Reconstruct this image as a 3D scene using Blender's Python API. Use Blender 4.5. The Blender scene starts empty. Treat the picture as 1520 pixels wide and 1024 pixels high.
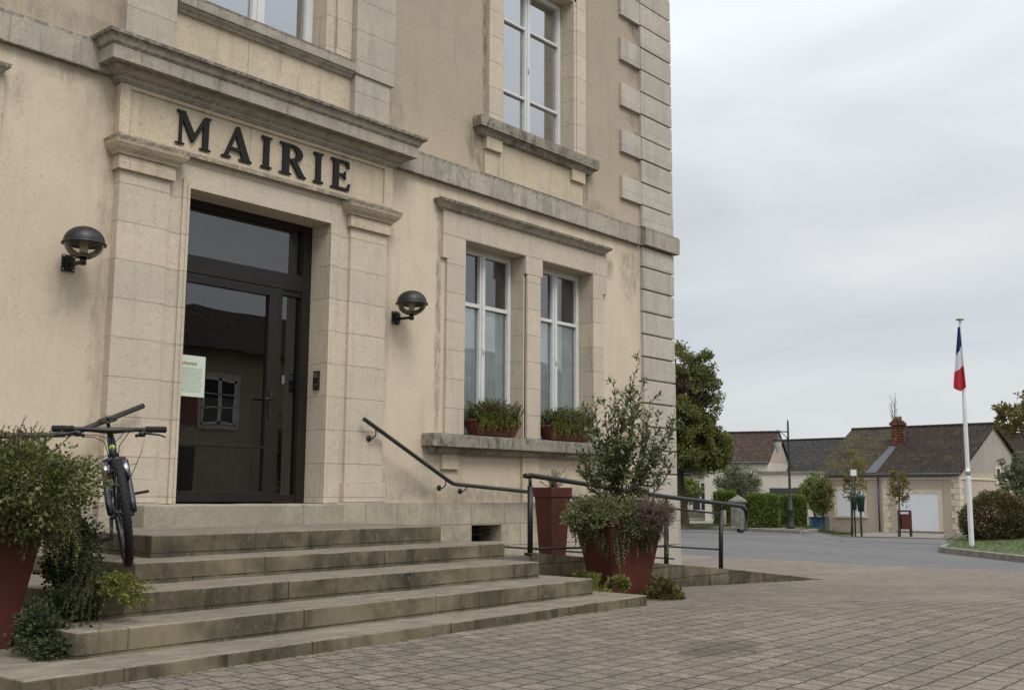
import bpy, bmesh, math, random
from mathutils import Vector, Matrix, noise
R = math.radians
random.seed(7)
scn = bpy.context.scene
# ---------------------------------------------------------------- camera
CAM = Vector((0, -9, .985)); FPX = 1582.06
PITCH, YAW, ROLL = 0.1383535, 0.86355862, 0.00604799
fwd = Vector((math.sin(YAW)*math.cos(PITCH), math.cos(YAW)*math.cos(PITCH), math.sin(PITCH)))
rt0 = Vector((math.cos(YAW), -math.sin(YAW), 0)); up0 = rt0.cross(fwd)
rt = rt0*math.cos(ROLL)+up0*math.sin(ROLL); up = -rt0*math.sin(ROLL)+up0*math.cos(ROLL)
cd = bpy.data.cameras.new('camera'); cam = bpy.data.objects.new('camera', cd); scn.collection.objects.link(cam)
m = Matrix((rt, up, -fwd)).transposed().to_4x4(); m.translation = CAM; cam.matrix_world = m
cd.sensor_width = 36; cd.lens = FPX/1520*36; cd.clip_start = .05; cd.clip_end = 3000
scn.camera = cam
# ---------------------------------------------------------------- world, sun, exposure
W = bpy.data.worlds.new("World"); scn.world = W; W.use_nodes = True
nt = W.node_tree; N = nt.nodes; L = nt.links
SUN_EL, SUN_AZ = R(52), R(200)
bg = N['Background']
sky = N.new('ShaderNodeTexSky'); sky.sky_type = 'NISHITA'; sky.sun_disc = False
sky.sun_elevation = SUN_EL; sky.sun_rotation = SUN_AZ
sc = N.new('ShaderNodeMix'); sc.data_type = 'RGBA'; sc.blend_type = 'MULTIPLY'; sc.inputs[0].default_value = 1
L.new(sky.outputs[0], sc.inputs[6]); sc.inputs[7].default_value = (.08, .08, .08, 1)
tc = N.new('ShaderNodeTexCoord'); mp = N.new('ShaderNodeMapping'); mp.inputs['Scale'].default_value = (1, 1, 3.2)
mp.inputs['Rotation'].default_value = (0, R(-9), 0)
L.new(tc.outputs['Generated'], mp.inputs[0])
n1 = N.new('ShaderNodeTexNoise'); n1.inputs['Scale'].default_value = 2.6; n1.inputs['Detail'].default_value = 6; n1.inputs['Roughness'].default_value = .5; n1.inputs['Distortion'].default_value = .6
L.new(mp.outputs[0], n1.inputs['Vector'])
cr = N.new('ShaderNodeValToRGB'); cr.color_ramp.elements[0].position = .36; cr.color_ramp.elements[0].color = (.545, .575, .602, 1)
cr.color_ramp.elements[1].position = .64; cr.color_ramp.elements[1].color = (.68, .694, .705, 1)
L.new(n1.outputs[0], cr.inputs[0])
sp = N.new('ShaderNodeSeparateXYZ'); L.new(tc.outputs['Generated'], sp.inputs[0])
gr = N.new('ShaderNodeMapRange'); gr.inputs[1].default_value = .25; gr.inputs[2].default_value = 1; gr.inputs[3].default_value = .98; gr.inputs[4].default_value = 2.6
L.new(sp.outputs[2], gr.inputs[0])
ml = N.new('ShaderNodeVectorMath'); ml.operation = 'SCALE'; L.new(cr.outputs[0], ml.inputs[0]); L.new(gr.outputs[0], ml.inputs['Scale'])
mx = N.new('ShaderNodeMix'); mx.data_type = 'RGBA'; mx.inputs[0].default_value = .93
L.new(sc.outputs[2], mx.inputs[6]); L.new(ml.outputs[0], mx.inputs[7]); L.new(mx.outputs[2], bg.inputs[0]); bg.inputs[1].default_value = 1.0
sd = bpy.data.lights.new('sun', 'SUN'); sd.energy = 1.5; sd.angle = R(25); sd.color = (1, .96, .9)
so = bpy.data.objects.new('sun', sd); scn.collection.objects.link(so)
sdir = Vector((math.cos(SUN_EL)*math.sin(SUN_AZ), math.cos(SUN_EL)*math.cos(SUN_AZ), math.sin(SUN_EL)))
so.rotation_euler = sdir.to_track_quat('Z', 'Y').to_euler()
scn.view_settings.view_transform = 'Standard'; scn.view_settings.look = 'None'; scn.view_settings.exposure = .27; scn.view_settings.gamma = 1
scn.render.engine = 'CYCLES'
FH = Vector((.7603, .6496, 0)); TH = Vector((.6496, -.7603, 0))

# ---------------------------------------------------------------- helpers
COL = scn.collection
def ray(u, v): return rt*((u-760)/FPX) - up*((v-512)/FPX) + fwd
def at(u, v, d):                       # point seen at (u,v) in the photo, d metres ahead
    r = ray(u, v); return CAM + r*(d/r.dot(FH))
def onY(u, v, Y):
    r = ray(u, v); return CAM + r*((Y-CAM.y)/r.y)
def dt(d, t, z=0): p = CAM+FH*d+TH*t; p.z = z; return p
def lerp(a, b, t): return a+(b-a)*t
def sstep(a, b, x): t = max(0, min(1, (x-a)/(b-a))); return t*t*(3-2*t)
def prof(P, x):
    if x <= P[0][0]: return P[0][1]
    for (a, za), (b, zb) in zip(P, P[1:]):
        if x <= b: return lerp(za, zb, (x-a)/(b-a))
    return P[-1][1]
PR = [(9.5, 0), (12, -.09), (17, -.32), (22, -.40), (27.6, -.43), (40, -.58), (52, -.82), (90, -1.2)]
PL = [(9.5, 0), (12, -.09), (17, -.31), (22, -.37), (30, -.38), (45, -.4), (60, -.55), (90, -.9)]
def gz(x, y):
    d = (x-CAM.x)*FH.x+(y-CAM.y)*FH.y; t = (x-CAM.x)*TH.x+(y-CAM.y)*TH.y
    u = t/max(d, 1)*1582+760
    return lerp(prof(PL, d), prof(PR, d), sstep(1175, 1250, u))

def link(name, me, mat=None, parent=None):
    o = bpy.data.objects.new(name, me); COL.objects.link(o)
    if mat: me.materials.append(mat)
    if parent: o.parent = parent
    return o
def tag(o, label=None, cat=None, group=None, kind=None):
    if label: o['label'] = label
    if cat: o['category'] = cat
    if group: o['group'] = group
    if kind: o['kind'] = kind
    return o
def empty(name, loc=(0, 0, 0), rz=0, **k):
    o = bpy.data.objects.new(name, None); COL.objects.link(o); o.location = loc; o.rotation_euler = (0, 0, rz); o.empty_display_size = .2
    return tag(o, **k)
def copy_tree(o, parent=None):
    c = o.copy(); COL.objects.link(c); c.parent = parent
    for ch in list(o.children): copy_tree(ch, c)
    return c

class MB:
    def __init__(s): s.v = []; s.f = []; s.sm = []
    def add(s, vs, fs, smooth=False):
        b = len(s.v); s.v += [tuple(v) for v in vs]; s.f += [tuple(b+i for i in f) for f in fs]; s.sm += [smooth]*len(fs); return s
    def box(s, x0, x1, y0, y1, z0, z1):
        if x0 > x1: x0, x1 = x1, x0
        if y0 > y1: y0, y1 = y1, y0
        return s.add([(x0,y0,z0),(x1,y0,z0),(x1,y1,z0),(x0,y1,z0),(x0,y0,z1),(x1,y0,z1),(x1,y1,z1),(x0,y1,z1)],
              [(0,3,2,1),(4,5,6,7),(0,1,5,4),(1,2,6,5),(2,3,7,6),(3,0,4,7)])
    def prism(s, pts, z0, z1):           # pts ccw list of (x,y); z0/z1 number or list
        n = len(pts); a = z0 if isinstance(z0, (list, tuple)) else [z0]*n; b = z1 if isinstance(z1, (list, tuple)) else [z1]*n
        return s.add([(p[0], p[1], a[i]) for i, p in enumerate(pts)]+[(p[0], p[1], b[i]) for i, p in enumerate(pts)],
              [tuple(range(n))[::-1], tuple(range(n, 2*n))]+[(i, (i+1) % n, n+(i+1) % n, n+i) for i in range(n)])
    def tube(s, pts, rad, n=8, caps=True, smooth=True):
        pts = [Vector(p) for p in pts]; rad = rad if isinstance(rad, (list, tuple)) else [rad]*len(pts)
        b = len(s.v); u = None
        for i, p in enumerate(pts):
            d = (pts[min(i+1, len(pts)-1)]-pts[max(i-1, 0)])
            if d.length < 1e-9: d = Vector((0, 0, 1))
            d.normalize()
            if u is None: u = d.orthogonal().normalized()
            else:
                u = u-d*u.dot(d)
                u = u.normalized() if u.length > 1e-6 else d.orthogonal().normalized()
            w = d.cross(u)
            for k in range(n):
                a = 2*math.pi*k/n; s.v.append(tuple(p+(u*math.cos(a)+w*math.sin(a))*rad[i]))
        for i in range(len(pts)-1):
            for k in range(n):
                s.f.append((b+i*n+k, b+i*n+(k+1) % n, b+(i+1)*n+(k+1) % n, b+(i+1)*n+k)); s.sm.append(smooth)
        if caps:
            s.f.append(tuple(b+k for k in range(n))[::-1]); s.sm.append(False)
            e = b+(len(pts)-1)*n; s.f.append(tuple(e+k for k in range(n))); s.sm.append(False)
        return s
    def lathe(s, prof_, c=(0, 0, 0), n=24, axis=Vector((0, 0, 1)), smooth=True):
        axis = Vector(axis).normalized(); u = axis.orthogonal().normalized(); w = axis.cross(u); c = Vector(c); b = len(s.v)
        for r, z in prof_:
            for k in range(n):
                a = 2*math.pi*k/n; s.v.append(tuple(c+axis*z+(u*math.cos(a)+w*math.sin(a))*r))
        for i in range(len(prof_)-1):
            for k in range(n):
                s.f.append((b+i*n+k, b+i*n+(k+1) % n, b+(i+1)*n+(k+1) % n, b+(i+1)*n+k)); s.sm.append(smooth)
        return s
    def torus(s, c, axis, R_, r, n=40, m_=10):
        axis = Vector(axis).normalized(); u = axis.orthogonal().normalized(); w = axis.cross(u); c = Vector(c); b = len(s.v)
        for i in range(n):
            a = 2*math.pi*i/n; e = u*math.cos(a)+w*math.sin(a)
            for k in range(m_):
                q = 2*math.pi*k/m_; s.v.append(tuple(c+e*(R_+r*math.cos(q))+axis*(r*math.sin(q))))
        for i in range(n):
            for k in range(m_):
                s.f.append((b+i*m_+k, b+i*m_+(k+1) % m_, b+((i+1) % n)*m_+(k+1) % m_, b+((i+1) % n)*m_+k)); s.sm.append(True)
        return s
    def mould(s, x0, x1, yb, yw, P, ends=(1, 1)):   # profile P=(out,z) bottom to top, mitred returns at both ends
        b = len(s.v); n = len(P)
        for o, z in P:
            a = x0-o*ends[0]; c = x1+o*ends[1]
            s.v += [(a, yw, z), (a, yb-o, z), (c, yb-o, z), (c, yw, z)]
        for i in range(n-1):
            for k in range(3):
                s.f.append((b+4*i+k, b+4*i+k+1, b+4*i+4+k+1, b+4*i+4+k)); s.sm.append(False)
        s.f.append((b, b+3, b+2, b+1)); e = b+4*(n-1); s.f.append((e, e+1, e+2, e+3)); s.sm += [False]*2
        return s
    def leaf(s, p, d, up_, ln, wd, fold=.0):
        d = d.normalized(); w = d.cross(up_)
        w = w.normalized() if w.length > 1e-5 else d.orthogonal().normalized()
        nn = w.cross(d)
        a = p; b_ = p+d*ln*.45+w*wd*.5+nn*fold*wd; c = p+d*ln; e = p+d*ln*.45-w*wd*.5+nn*fold*wd
        i = len(s.v); s.v += [tuple(a), tuple(b_), tuple(c), tuple(e)]; s.f.append((i, i+1, i+2, i+3)); s.sm.append(False)
    def mesh(s, name):
        me = bpy.data.meshes.new(name); me.from_pydata(s.v, [], s.f); me.polygons.foreach_set('use_smooth', s.sm); me.update(); return me
    def build(s, name, mat, parent=None, bevel=0, segs=2):
        me = s.mesh(name)
        if bevel:
            bm = bmesh.new(); bm.from_mesh(me); bmesh.ops.remove_doubles(bm, verts=bm.verts, dist=1e-5)
            es = [e for e in bm.edges if len(e.link_faces) == 2 and e.calc_face_angle(0) > .5]
            bmesh.ops.bevel(bm, geom=es, offset=bevel, segments=segs, affect='EDGES', profile=.6, clamp_overlap=True)
            bm.to_mesh(me); bm.free()
        return link(name, me, mat, parent)

def rnd(a, b): return random.uniform(a, b)
def rvec():
    while True:
        v = Vector((rnd(-1, 1), rnd(-1, 1), rnd(-1, 1)))
        if .05 < v.length < 1: return v.normalized()

# ---------------------------------------------------------------- materials
def nodes(name):
    m_ = bpy.data.materials.new(name); m_.use_nodes = True; t = m_.node_tree; b = t.nodes['Principled BSDF']
    return m_, t, b
class NB:
    def __init__(s, t): s.t = t
    def n(s, ty, **k):
        x = s.t.nodes.new(ty)
        for a, v in k.items(): setattr(x, a, v)
        return x
    def l(s, a, b): s.t.links.new(a, b)
    def val(s, op, a, b=None, clamp=False):
        x = s.n('ShaderNodeMath', operation=op, use_clamp=clamp)
        for i, q in enumerate((a, b)):
            if q is None: continue
            if isinstance(q, (int, float)): x.inputs[i].default_value = q
            else: s.l(q, x.inputs[i])
        return x.outputs[0]
    def noise(s, vec, scale, detail=4, rough=.55, dist=0, sc=(1, 1, 1)):
        if sc != (1, 1, 1):
            mp_ = s.n('ShaderNodeMapping'); mp_.inputs['Scale'].default_value = sc; s.l(vec, mp_.inputs[0]); vec = mp_.outputs[0]
        x = s.n('ShaderNodeTexNoise'); x.inputs['Scale'].default_value = scale; x.inputs['Detail'].default_value = detail
        x.inputs['Roughness'].default_value = rough; x.inputs['Distortion'].default_value = dist; s.l(vec, x.inputs['Vector']); return x.outputs[0]
    def ramp(s, f, a, b, lo=0., hi=1.):
        x = s.n('ShaderNodeMapRange'); x.inputs[1].default_value = a; x.inputs[2].default_value = b; x.inputs[3].default_value = lo; x.inputs[4].default_value = hi
        s.l(f, x.inputs[0]); return x.outputs[0]
    def mix(s, f, a, b, mode='MIX'):
        x = s.n('ShaderNodeMix', data_type='RGBA', blend_type=mode)
        for i, q in ((0, f), (6, a), (7, b)):
            if isinstance(q, (int, float)): x.inputs[i].default_value = q
            elif isinstance(q, tuple): x.inputs[i].default_value = q if len(q) == 4 else (*q, 1)
            else: s.l(q, x.inputs[i])
        return x.outputs[2]
    def bump(s, h, strength, dist, nrm=None):
        x = s.n('ShaderNodeBump'); x.inputs['Strength'].default_value = strength; x.inputs['Distance'].default_value = dist; s.l(h, x.inputs['Height'])
        if nrm: s.l(nrm, x.inputs['Normal'])
        return x.outputs[0]
def setp(b, **k):
    for a, v in k.items():
        b.inputs[a.replace('_', ' ')].default_value = v

def m_plain(name, col, rough=.6, metal=0., spec=.5, var=.12, scale=8., bump=.0):
    m_, t, b = nodes(name); q = NB(t); g = q.n('ShaderNodeTexCoord').outputs['Object']
    f = q.noise(g, scale, 5)
    c = q.mix(q.ramp(f, .3, .7), tuple(x*(1-var) for x in col), tuple(min(1, x*(1+var)) for x in col)); q.l(c, b.inputs['Base Color'])
    setp(b, Roughness=rough, Metallic=metal); b.inputs['Specular IOR Level'].default_value = spec
    if bump: q.l(q.bump(q.noise(g, scale*6, 4), bump, .01), b.inputs['Normal'])
    return m_

def m_stone(name, c1, c2, row=.357, off=.219, width=1.1, joint=(.2, .16, .12), jw=.006, grey=(.25, .235, .21), greyamt=.45,
            black=.0, streak=.25, green=0., bumpd=.004, xoff=0., shell=.3, worn=0., jamt=.6, toplichen=0., lit_tread=None, crust_shade=(), spec=.2):
    m_, t, b = nodes(name); q = NB(t); geo = q.n('ShaderNodeNewGeometry'); g = geo.outputs['Position']
    s = q.n('ShaderNodeSeparateXYZ'); q.l(g, s.inputs[0])
    u = q.val('ADD', q.val('ADD', s.outputs[0], s.outputs[1]), xoff); v = q.val('SUBTRACT', s.outputs[2], off)
    cb = q.n('ShaderNodeCombineXYZ'); q.l(u, cb.inputs[0]); q.l(v, cb.inputs[1])
    wob = q.noise(g, 5, 2)
    br = q.n('ShaderNodeTexBrick'); br.offset = .5; q.l(cb.outputs[0], br.inputs['Vector'])
    for k, vv in (('Scale', 1), ('Mortar Size', jw), ('Mortar Smooth', .3), ('Brick Width', width), ('Row Height', row), ('Bias', 0)): br.inputs[k].default_value = vv
    br.inputs['Color1'].default_value = (*c1, 1); br.inputs['Color2'].default_value = (*c2, 1); br.inputs['Mortar'].default_value = (*[(a+b_)/2 for a, b_ in zip(c1, c2)], 1)
    c = br.outputs['Color']
    big = q.noise(g, 1.3, 5, .6, .4); fine = q.noise(g, 38, 5, .7); med = q.noise(g, 7, 6, .62, .5)
    c = q.mix(q.ramp(med, .3, .75, 0, .55), c, tuple(x*.82 for x in c1))
    c = q.mix(q.ramp(big, .42, .68, 0, greyamt), c, grey)
    c = q.mix(q.ramp(fine, .38, .66, .0, .55), c, tuple(x*.62 for x in c1)); c = q.mix(q.ramp(q.noise(g, 24, 5, .75, .3), .56, .70, 0, .5), c, tuple(x*.6 for x in grey))
    st = q.noise(g, 2.2, 5, .6, .3, (4, 4, .45)); c = q.mix(q.ramp(st, .52, .72, 0, streak), c, tuple(x*.45 for x in grey))
    if shell:
        vz = q.noise(g, 55, 3, .6, 1.5, (1, 1, 2.6)); vm = q.noise(g, 2.7, 2)
        c = q.mix(q.val('MULTIPLY', q.ramp(vz, .60, .66, 0, shell), q.ramp(vm, .45, .6)), c, tuple(x*.35 for x in grey))
    if green:
        gn = q.noise(g, 3.1, 5, .65, .6); c = q.mix(q.ramp(gn, .5, .7, 0, green), c, (.085, .078, .036))
    if black:
        b1 = q.noise(g, 5.5, 8, .72, .6, (1, 1, .55)); b2 = q.noise(g, .9, 3)
        c = q.mix(q.val('MULTIPLY', q.ramp(b1, .46, .6, 0, black), q.ramp(b2, .35, .6, .3, 1)), c, (.045, .042, .036))
        c = q.mix(q.ramp(q.noise(g, 21, 6, .75), .56, .72, 0, black*.35), c, (.42, .40, .35))
    if worn:
        w1 = q.noise(g, 1.1, 4, .6, .4); c = q.mix(q.ramp(w1, .5, .66, 0, worn), c, (.27, .23, .155))
    if crust_shade:
        cn = q.noise(g, 16, 6, .75, .4); zj = q.val('ADD', s.outputs[2], q.ramp(q.noise(g, 11, 5, .7, .3, (1, 1, 1)), .3, .7, -.006, .006))
        for z0, z1, am in crust_shade:  # lichen on top edges, and shade lines painted under the thin fillets
            zr2 = q.val('MULTIPLY', q.ramp(zj, z0-.012, z0+.006), q.ramp(zj, z1-.006, z1+.012, 1, 0))
            c = q.mix(q.val('MULTIPLY', zr2, q.ramp(cn, .32, .58, 0, am*.85)), c, (.075, .068, .058))
    if lit_tread:
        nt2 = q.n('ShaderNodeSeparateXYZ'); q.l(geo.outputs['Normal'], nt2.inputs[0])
        tn = q.noise(g, 4, 6, .65, .4, (1, 2, 1)); tc_ = q.mix(q.ramp(tn, .35, .65), lit_tread, tuple(x*.58 for x in lit_tread)); tc_ = q.mix(q.ramp(big, .45, .62, 0, .45), tc_, tuple(x*.6 for x in lit_tread)); tc_ = q.mix(q.ramp(q.noise(g, 30, 5, .75), .55, .7, 0, .5), tc_, tuple(min(1, x*1.5) for x in lit_tread)); tc_ = q.mix(q.ramp(fine, .4, .7, 0, .45), tc_, tuple(x*.5 for x in lit_tread))
        c = q.mix(q.ramp(nt2.outputs[2], .2, .7, 0, .92), c, tc_)  # up-facing stone painted lighter: sky light put into the colour, plus tread wear
    if toplichen:
        ns = q.n('ShaderNodeSeparateXYZ'); q.l(geo.outputs['Normal'], ns.inputs[0])
        l1 = q.noise(g, 9, 6, .7, .3)
        c = q.mix(q.val('MULTIPLY', q.ramp(ns.outputs[2], .3, .8, 0, toplichen), q.ramp(l1, .35, .55)), c, (.14, .13, .115))
    c = q.mix(q.val('MULTIPLY', br.outputs['Fac'], q.ramp(wob, .35, .6, jamt*.4, jamt)), c, joint)
    q.l(c, b.inputs['Base Color']); setp(b, Roughness=.95); b.inputs['Specular IOR Level'].default_value = spec
    h = q.val('ADD', q.val('ADD', q.val('MULTIPLY', fine, .5), med), q.val('MULTIPLY', br.outputs['Fac'], -.9))
    q.l(q.bump(h, 1., bumpd*1.4), b.inputs['Normal'])
    return m_

def m_render(name, c1, c2, grey, greyamt=.5, rough_tex=1., ztone=None, pits=.5, spots=()):
    m_, t, b = nodes(name); q = NB(t); g = q.n('ShaderNodeNewGeometry').outputs['Position']
    big = q.noise(g, .55, 5, .6, .5); mid = q.noise(g, 2.2, 6, .65, .6); fine = q.noise(g, 90, 4, .7); med = q.noise(g, 26, 4, .6)
    c = q.mix(q.ramp(big, .33, .67), c1, c2)
    c = q.mix(q.ramp(mid, .48, .74, 0, greyamt), c, grey)
    st = q.noise(g, 1.6, 6, .62, .4, (3.2, 3.2, .3)); c = q.mix(q.ramp(st, .53, .76, 0, greyamt*.8), c, tuple(x*.72 for x in grey))
    c = q.mix(q.ramp(fine, .38, .66, 0, .5*rough_tex), c, tuple(x*.55 for x in c1))
    c = q.mix(q.ramp(med, .45, .72, 0, .4*rough_tex), c, tuple(x*.66 for x in c1))
    if pits:
        p = q.noise(g, 40, 2, .5, .8, (1, 1, 1.8)); pm = q.noise(g, 1.4, 3)
        c = q.mix(q.val('MULTIPLY', q.ramp(p, .66, .70, 0, pits), q.ramp(pm, .42, .6)), c, (.13, .11, .085))
    if ztone:
        s = q.n('ShaderNodeSeparateXYZ'); q.l(g, s.inputs[0])
        zz = q.val('ADD', s.outputs[2], q.ramp(q.noise(g, 3.5, 5, .6, .3, (1, 1, .3)), .3, .7, -.25, .25))
        for z0, z1, col, a in ztone: c = q.mix(q.ramp(zz, z0, z1, a, 0), c, col) if z1 > z0 else q.mix(q.ramp(zz, z1, z0, 0, a), c, col)
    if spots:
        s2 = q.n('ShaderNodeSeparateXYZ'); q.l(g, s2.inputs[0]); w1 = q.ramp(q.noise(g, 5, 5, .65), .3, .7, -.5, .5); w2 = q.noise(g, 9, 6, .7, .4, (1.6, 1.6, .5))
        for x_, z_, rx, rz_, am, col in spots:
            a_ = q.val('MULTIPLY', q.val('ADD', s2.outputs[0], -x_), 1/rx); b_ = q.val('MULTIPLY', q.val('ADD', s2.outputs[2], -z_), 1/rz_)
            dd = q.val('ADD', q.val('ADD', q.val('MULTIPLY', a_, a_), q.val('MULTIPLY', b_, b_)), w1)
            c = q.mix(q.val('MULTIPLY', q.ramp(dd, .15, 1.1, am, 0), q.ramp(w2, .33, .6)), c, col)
    q.l(c, b.inputs['Base Color']); setp(b, Roughness=.95); b.inputs['Specular IOR Level'].default_value = .15
    q.l(q.bump(q.val('ADD', fine, med), .7*rough_tex, .004), b.inputs['Normal'])
    return m_

def m_leaf(name, cols, rough=.5, trans=.25, scale=3., red=None):
    m_, t, b = nodes(name); q = NB(t); geo = q.n('ShaderNodeNewGeometry'); g = geo.outputs['Position']
    cr_ = q.n('ShaderNodeValToRGB'); cr_.color_ramp.interpolation = 'LINEAR'
    e = cr_.color_ramp.elements; e[0].color = (*cols[0], 1); e[-1].color = (*cols[-1], 1)
    for i, c in enumerate(cols[1:-1]): x = e.new((i+1)/(len(cols)-1)); x.color = (*c, 1)
    f = q.val('ADD', q.val('MULTIPLY', geo.outputs['Random Per Island'], .6), q.val('MULTIPLY', q.ramp(q.noise(g, scale, 3), .3, .7), .4))
    q.l(f, cr_.inputs[0]); c = cr_.outputs[0]
    if red: c = q.mix(q.ramp(q.noise(g, scale*.8, 2), .55, .65, 0, .8), c, red)
    q.l(c, b.inputs['Base Color']); setp(b, Roughness=rough); b.inputs['Specular IOR Level'].default_value = .35
    tr = q.n('ShaderNodeBsdfTranslucent'); q.l(c, tr.inputs[0]); mx_ = q.n('ShaderNodeMixShader'); mx_.inputs[0].default_value = trans
    q.l(b.outputs[0], mx_.inputs[1]); q.l(tr.outputs[0], mx_.inputs[2]); q.l(mx_.outputs[0], t.nodes['Material Output'].inputs[0])
    return m_

def m_glass(name, tint=(.8, .85, .87), refl=.0, ior=1.5):
    m_, t, b = nodes(name); q = NB(t); t.nodes.remove(b)
    fr = q.n('ShaderNodeFresnel'); fr.inputs[0].default_value = ior
    tr = q.n('ShaderNodeBsdfTransparent'); tr.inputs[0].default_value = (*tint, 1); gl = q.n('ShaderNodeBsdfGlossy'); gl.inputs['Roughness'].default_value = .0
    gl.inputs[0].default_value = (.95, .97, 1, 1)
    mx_ = q.n('ShaderNodeMixShader'); q.l(q.val('ADD', q.val('MULTIPLY', fr.outputs[0], 1.6), refl, True), mx_.inputs[0]); q.l(tr.outputs[0], mx_.inputs[1]); q.l(gl.outputs[0], mx_.inputs[2])
    w = q.n('ShaderNodeNewGeometry').outputs['Position']; q.l(q.bump(q.noise(w, 2.0, 1), .05, .02), gl.inputs['Normal'])
    q.l(mx_.outputs[0], t.nodes['Material Output'].inputs[0]); return m_

CR = ((5.052, 5.13, .95), (4.78, 4.797, .7), (4.984, 5.002, .8), (4.838, 4.858, .7), (4.725, 4.75, .5), (4.535, 4.60, .9), (4.455, 4.468, .7), (4.165, 4.25, .9), (4.048, 4.056, .7), (3.905, 3.918, .6), (1.67, 1.71, .8), (1.52, 1.535, .8), (5.795, 5.84, .9), (5.65, 5.664, .7), (5.698, 5.706, .6))
CRP = ((4.16, 4.245, .8), (4.046, 4.056, .6), (3.905, 3.916, .5), (4.735, 4.76, .4))
STONE = m_stone('limestone', (.65, .55, .43), (.53, .465, .37), width=3.3, xoff=.93, grey=(.42, .375, .315), greyamt=.45, streak=.2, shell=.35, jamt=.38)
STONE_PLAIN = m_stone('limestone dressed', (.62, .52, .385), (.57, .475, .35), row=50, off=-20, width=1.37, grey=(.32, .285, .23), greyamt=.35, streak=.3, shell=.15, jamt=.35, crust_shade=CRP)
STONE_W = m_stone('limestone weathered', (.49, .435, .355), (.42, .375, .305), row=50, off=-20, width=.83, grey=(.27, .25, .22), greyamt=.6, black=.3, streak=.45, toplichen=.8, jamt=.6, crust_shade=CR)
STONE_C = m_stone('string course limestone', (.49, .435, .355), (.42, .375, .305), row=50, off=-20, width=.83, grey=(.27, .25, .22), greyamt=.6, black=.35, streak=.5, toplichen=.8, jamt=.6, crust_shade=((5.04, 5.12, .95), (4.775, 4.797, .8)))
STONE_SILL = m_stone('limestone sill with black crust', (.38, .34, .27), (.33, .30, .24), row=50, off=-20, width=1.6, grey=(.20, .19, .165), greyamt=.6, black=.75, streak=.6, toplichen=.9, jamt=.7, crust_shade=CR)
QUOIN = m_stone('quoin limestone', (.58, .525, .445), (.45, .41, .35), row=.357, off=.219, width=2.3, grey=(.33, .315, .295), greyamt=.55, black=.1, streak=.3, shell=.1, jamt=0, xoff=.4)
PLINTH = m_stone('plinth limestone', (.52, .455, .35), (.43, .375, .285), row=.27, off=.07, width=.62, grey=(.24, .22, .18), greyamt=.5, black=.25, streak=.35, green=.2, shell=.4, joint=(.13, .11, .09))
STEP = m_stone('step stone', spec=.04, c1=(.175, .146, .10), c2=(.125, .106, .075), row=.1483, off=-.0553, width=1.35, grey=(.055, .047, .033), greyamt=.9, black=.65, streak=.85, green=.55, worn=.6, lit_tread=(.27, .234, .187), joint=(.03, .03, .02), jw=.006, bumpd=.0022, shell=.3, jamt=.85)
STEP_TOP = m_stone('threshold stone', (.40, .36, .28), (.36, .32, .25), row=50, off=-20, width=2.6, grey=(.22, .2, .165), greyamt=.5, black=.2, streak=.2, green=.15, worn=.3, shell=.9, bumpd=.004)
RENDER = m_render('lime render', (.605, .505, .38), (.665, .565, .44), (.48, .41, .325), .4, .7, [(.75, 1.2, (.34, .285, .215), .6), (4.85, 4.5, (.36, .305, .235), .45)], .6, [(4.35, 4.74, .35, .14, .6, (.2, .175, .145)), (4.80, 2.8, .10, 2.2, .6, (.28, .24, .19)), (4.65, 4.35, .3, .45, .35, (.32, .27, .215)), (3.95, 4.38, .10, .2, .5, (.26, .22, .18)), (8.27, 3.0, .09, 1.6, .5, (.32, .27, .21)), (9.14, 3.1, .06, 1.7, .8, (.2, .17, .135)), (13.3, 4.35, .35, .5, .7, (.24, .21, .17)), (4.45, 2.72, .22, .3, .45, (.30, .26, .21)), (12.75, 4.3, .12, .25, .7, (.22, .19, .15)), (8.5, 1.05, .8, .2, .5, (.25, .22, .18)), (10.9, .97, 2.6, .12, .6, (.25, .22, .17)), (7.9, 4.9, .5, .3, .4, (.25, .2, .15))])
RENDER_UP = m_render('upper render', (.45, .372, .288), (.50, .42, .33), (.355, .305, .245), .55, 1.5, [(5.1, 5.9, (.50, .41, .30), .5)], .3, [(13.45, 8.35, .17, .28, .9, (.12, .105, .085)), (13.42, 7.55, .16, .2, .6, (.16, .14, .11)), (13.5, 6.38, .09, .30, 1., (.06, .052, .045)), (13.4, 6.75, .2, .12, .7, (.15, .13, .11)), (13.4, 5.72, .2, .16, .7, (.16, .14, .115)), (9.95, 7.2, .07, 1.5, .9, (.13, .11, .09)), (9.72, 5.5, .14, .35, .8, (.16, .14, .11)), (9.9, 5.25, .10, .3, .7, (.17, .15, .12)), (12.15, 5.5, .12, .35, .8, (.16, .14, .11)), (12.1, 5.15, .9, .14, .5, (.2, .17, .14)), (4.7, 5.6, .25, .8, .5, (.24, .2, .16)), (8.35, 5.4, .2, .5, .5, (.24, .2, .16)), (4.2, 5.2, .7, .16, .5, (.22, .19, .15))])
BLACK = m_plain('black paint', (.011, .011, .012), .45, 0, .5, .3, 20)
LETTER = m_plain('blackened iron', (.009, .008, .0075), .65, 0, .3, .2, 30)
BROWN = m_plain('brown aluminium', (.0125, .0095, .008), .42, .0, .4, .2, 6)
WHITEP = m_plain('white frame paint', (.60, .60, .585), .5, 0, .4, .07, 10)
REDPOT = m_plain('red planter', (.090, .022, .015), .7, 0, .4, .22, 3, .15)
TERRA = m_plain('terracotta', (.115, .042, .024), .7, 0, .3, .3, 14, .2)
SOIL = m_plain('potting soil', (.035, .028, .02), .95, 0, .1, .4, 30, .6)
DARK = m_plain('dark interior', (.03, .028, .026), .9)
INT = m_plain('interior wall', (.10, .09, .08), .9)
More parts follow.
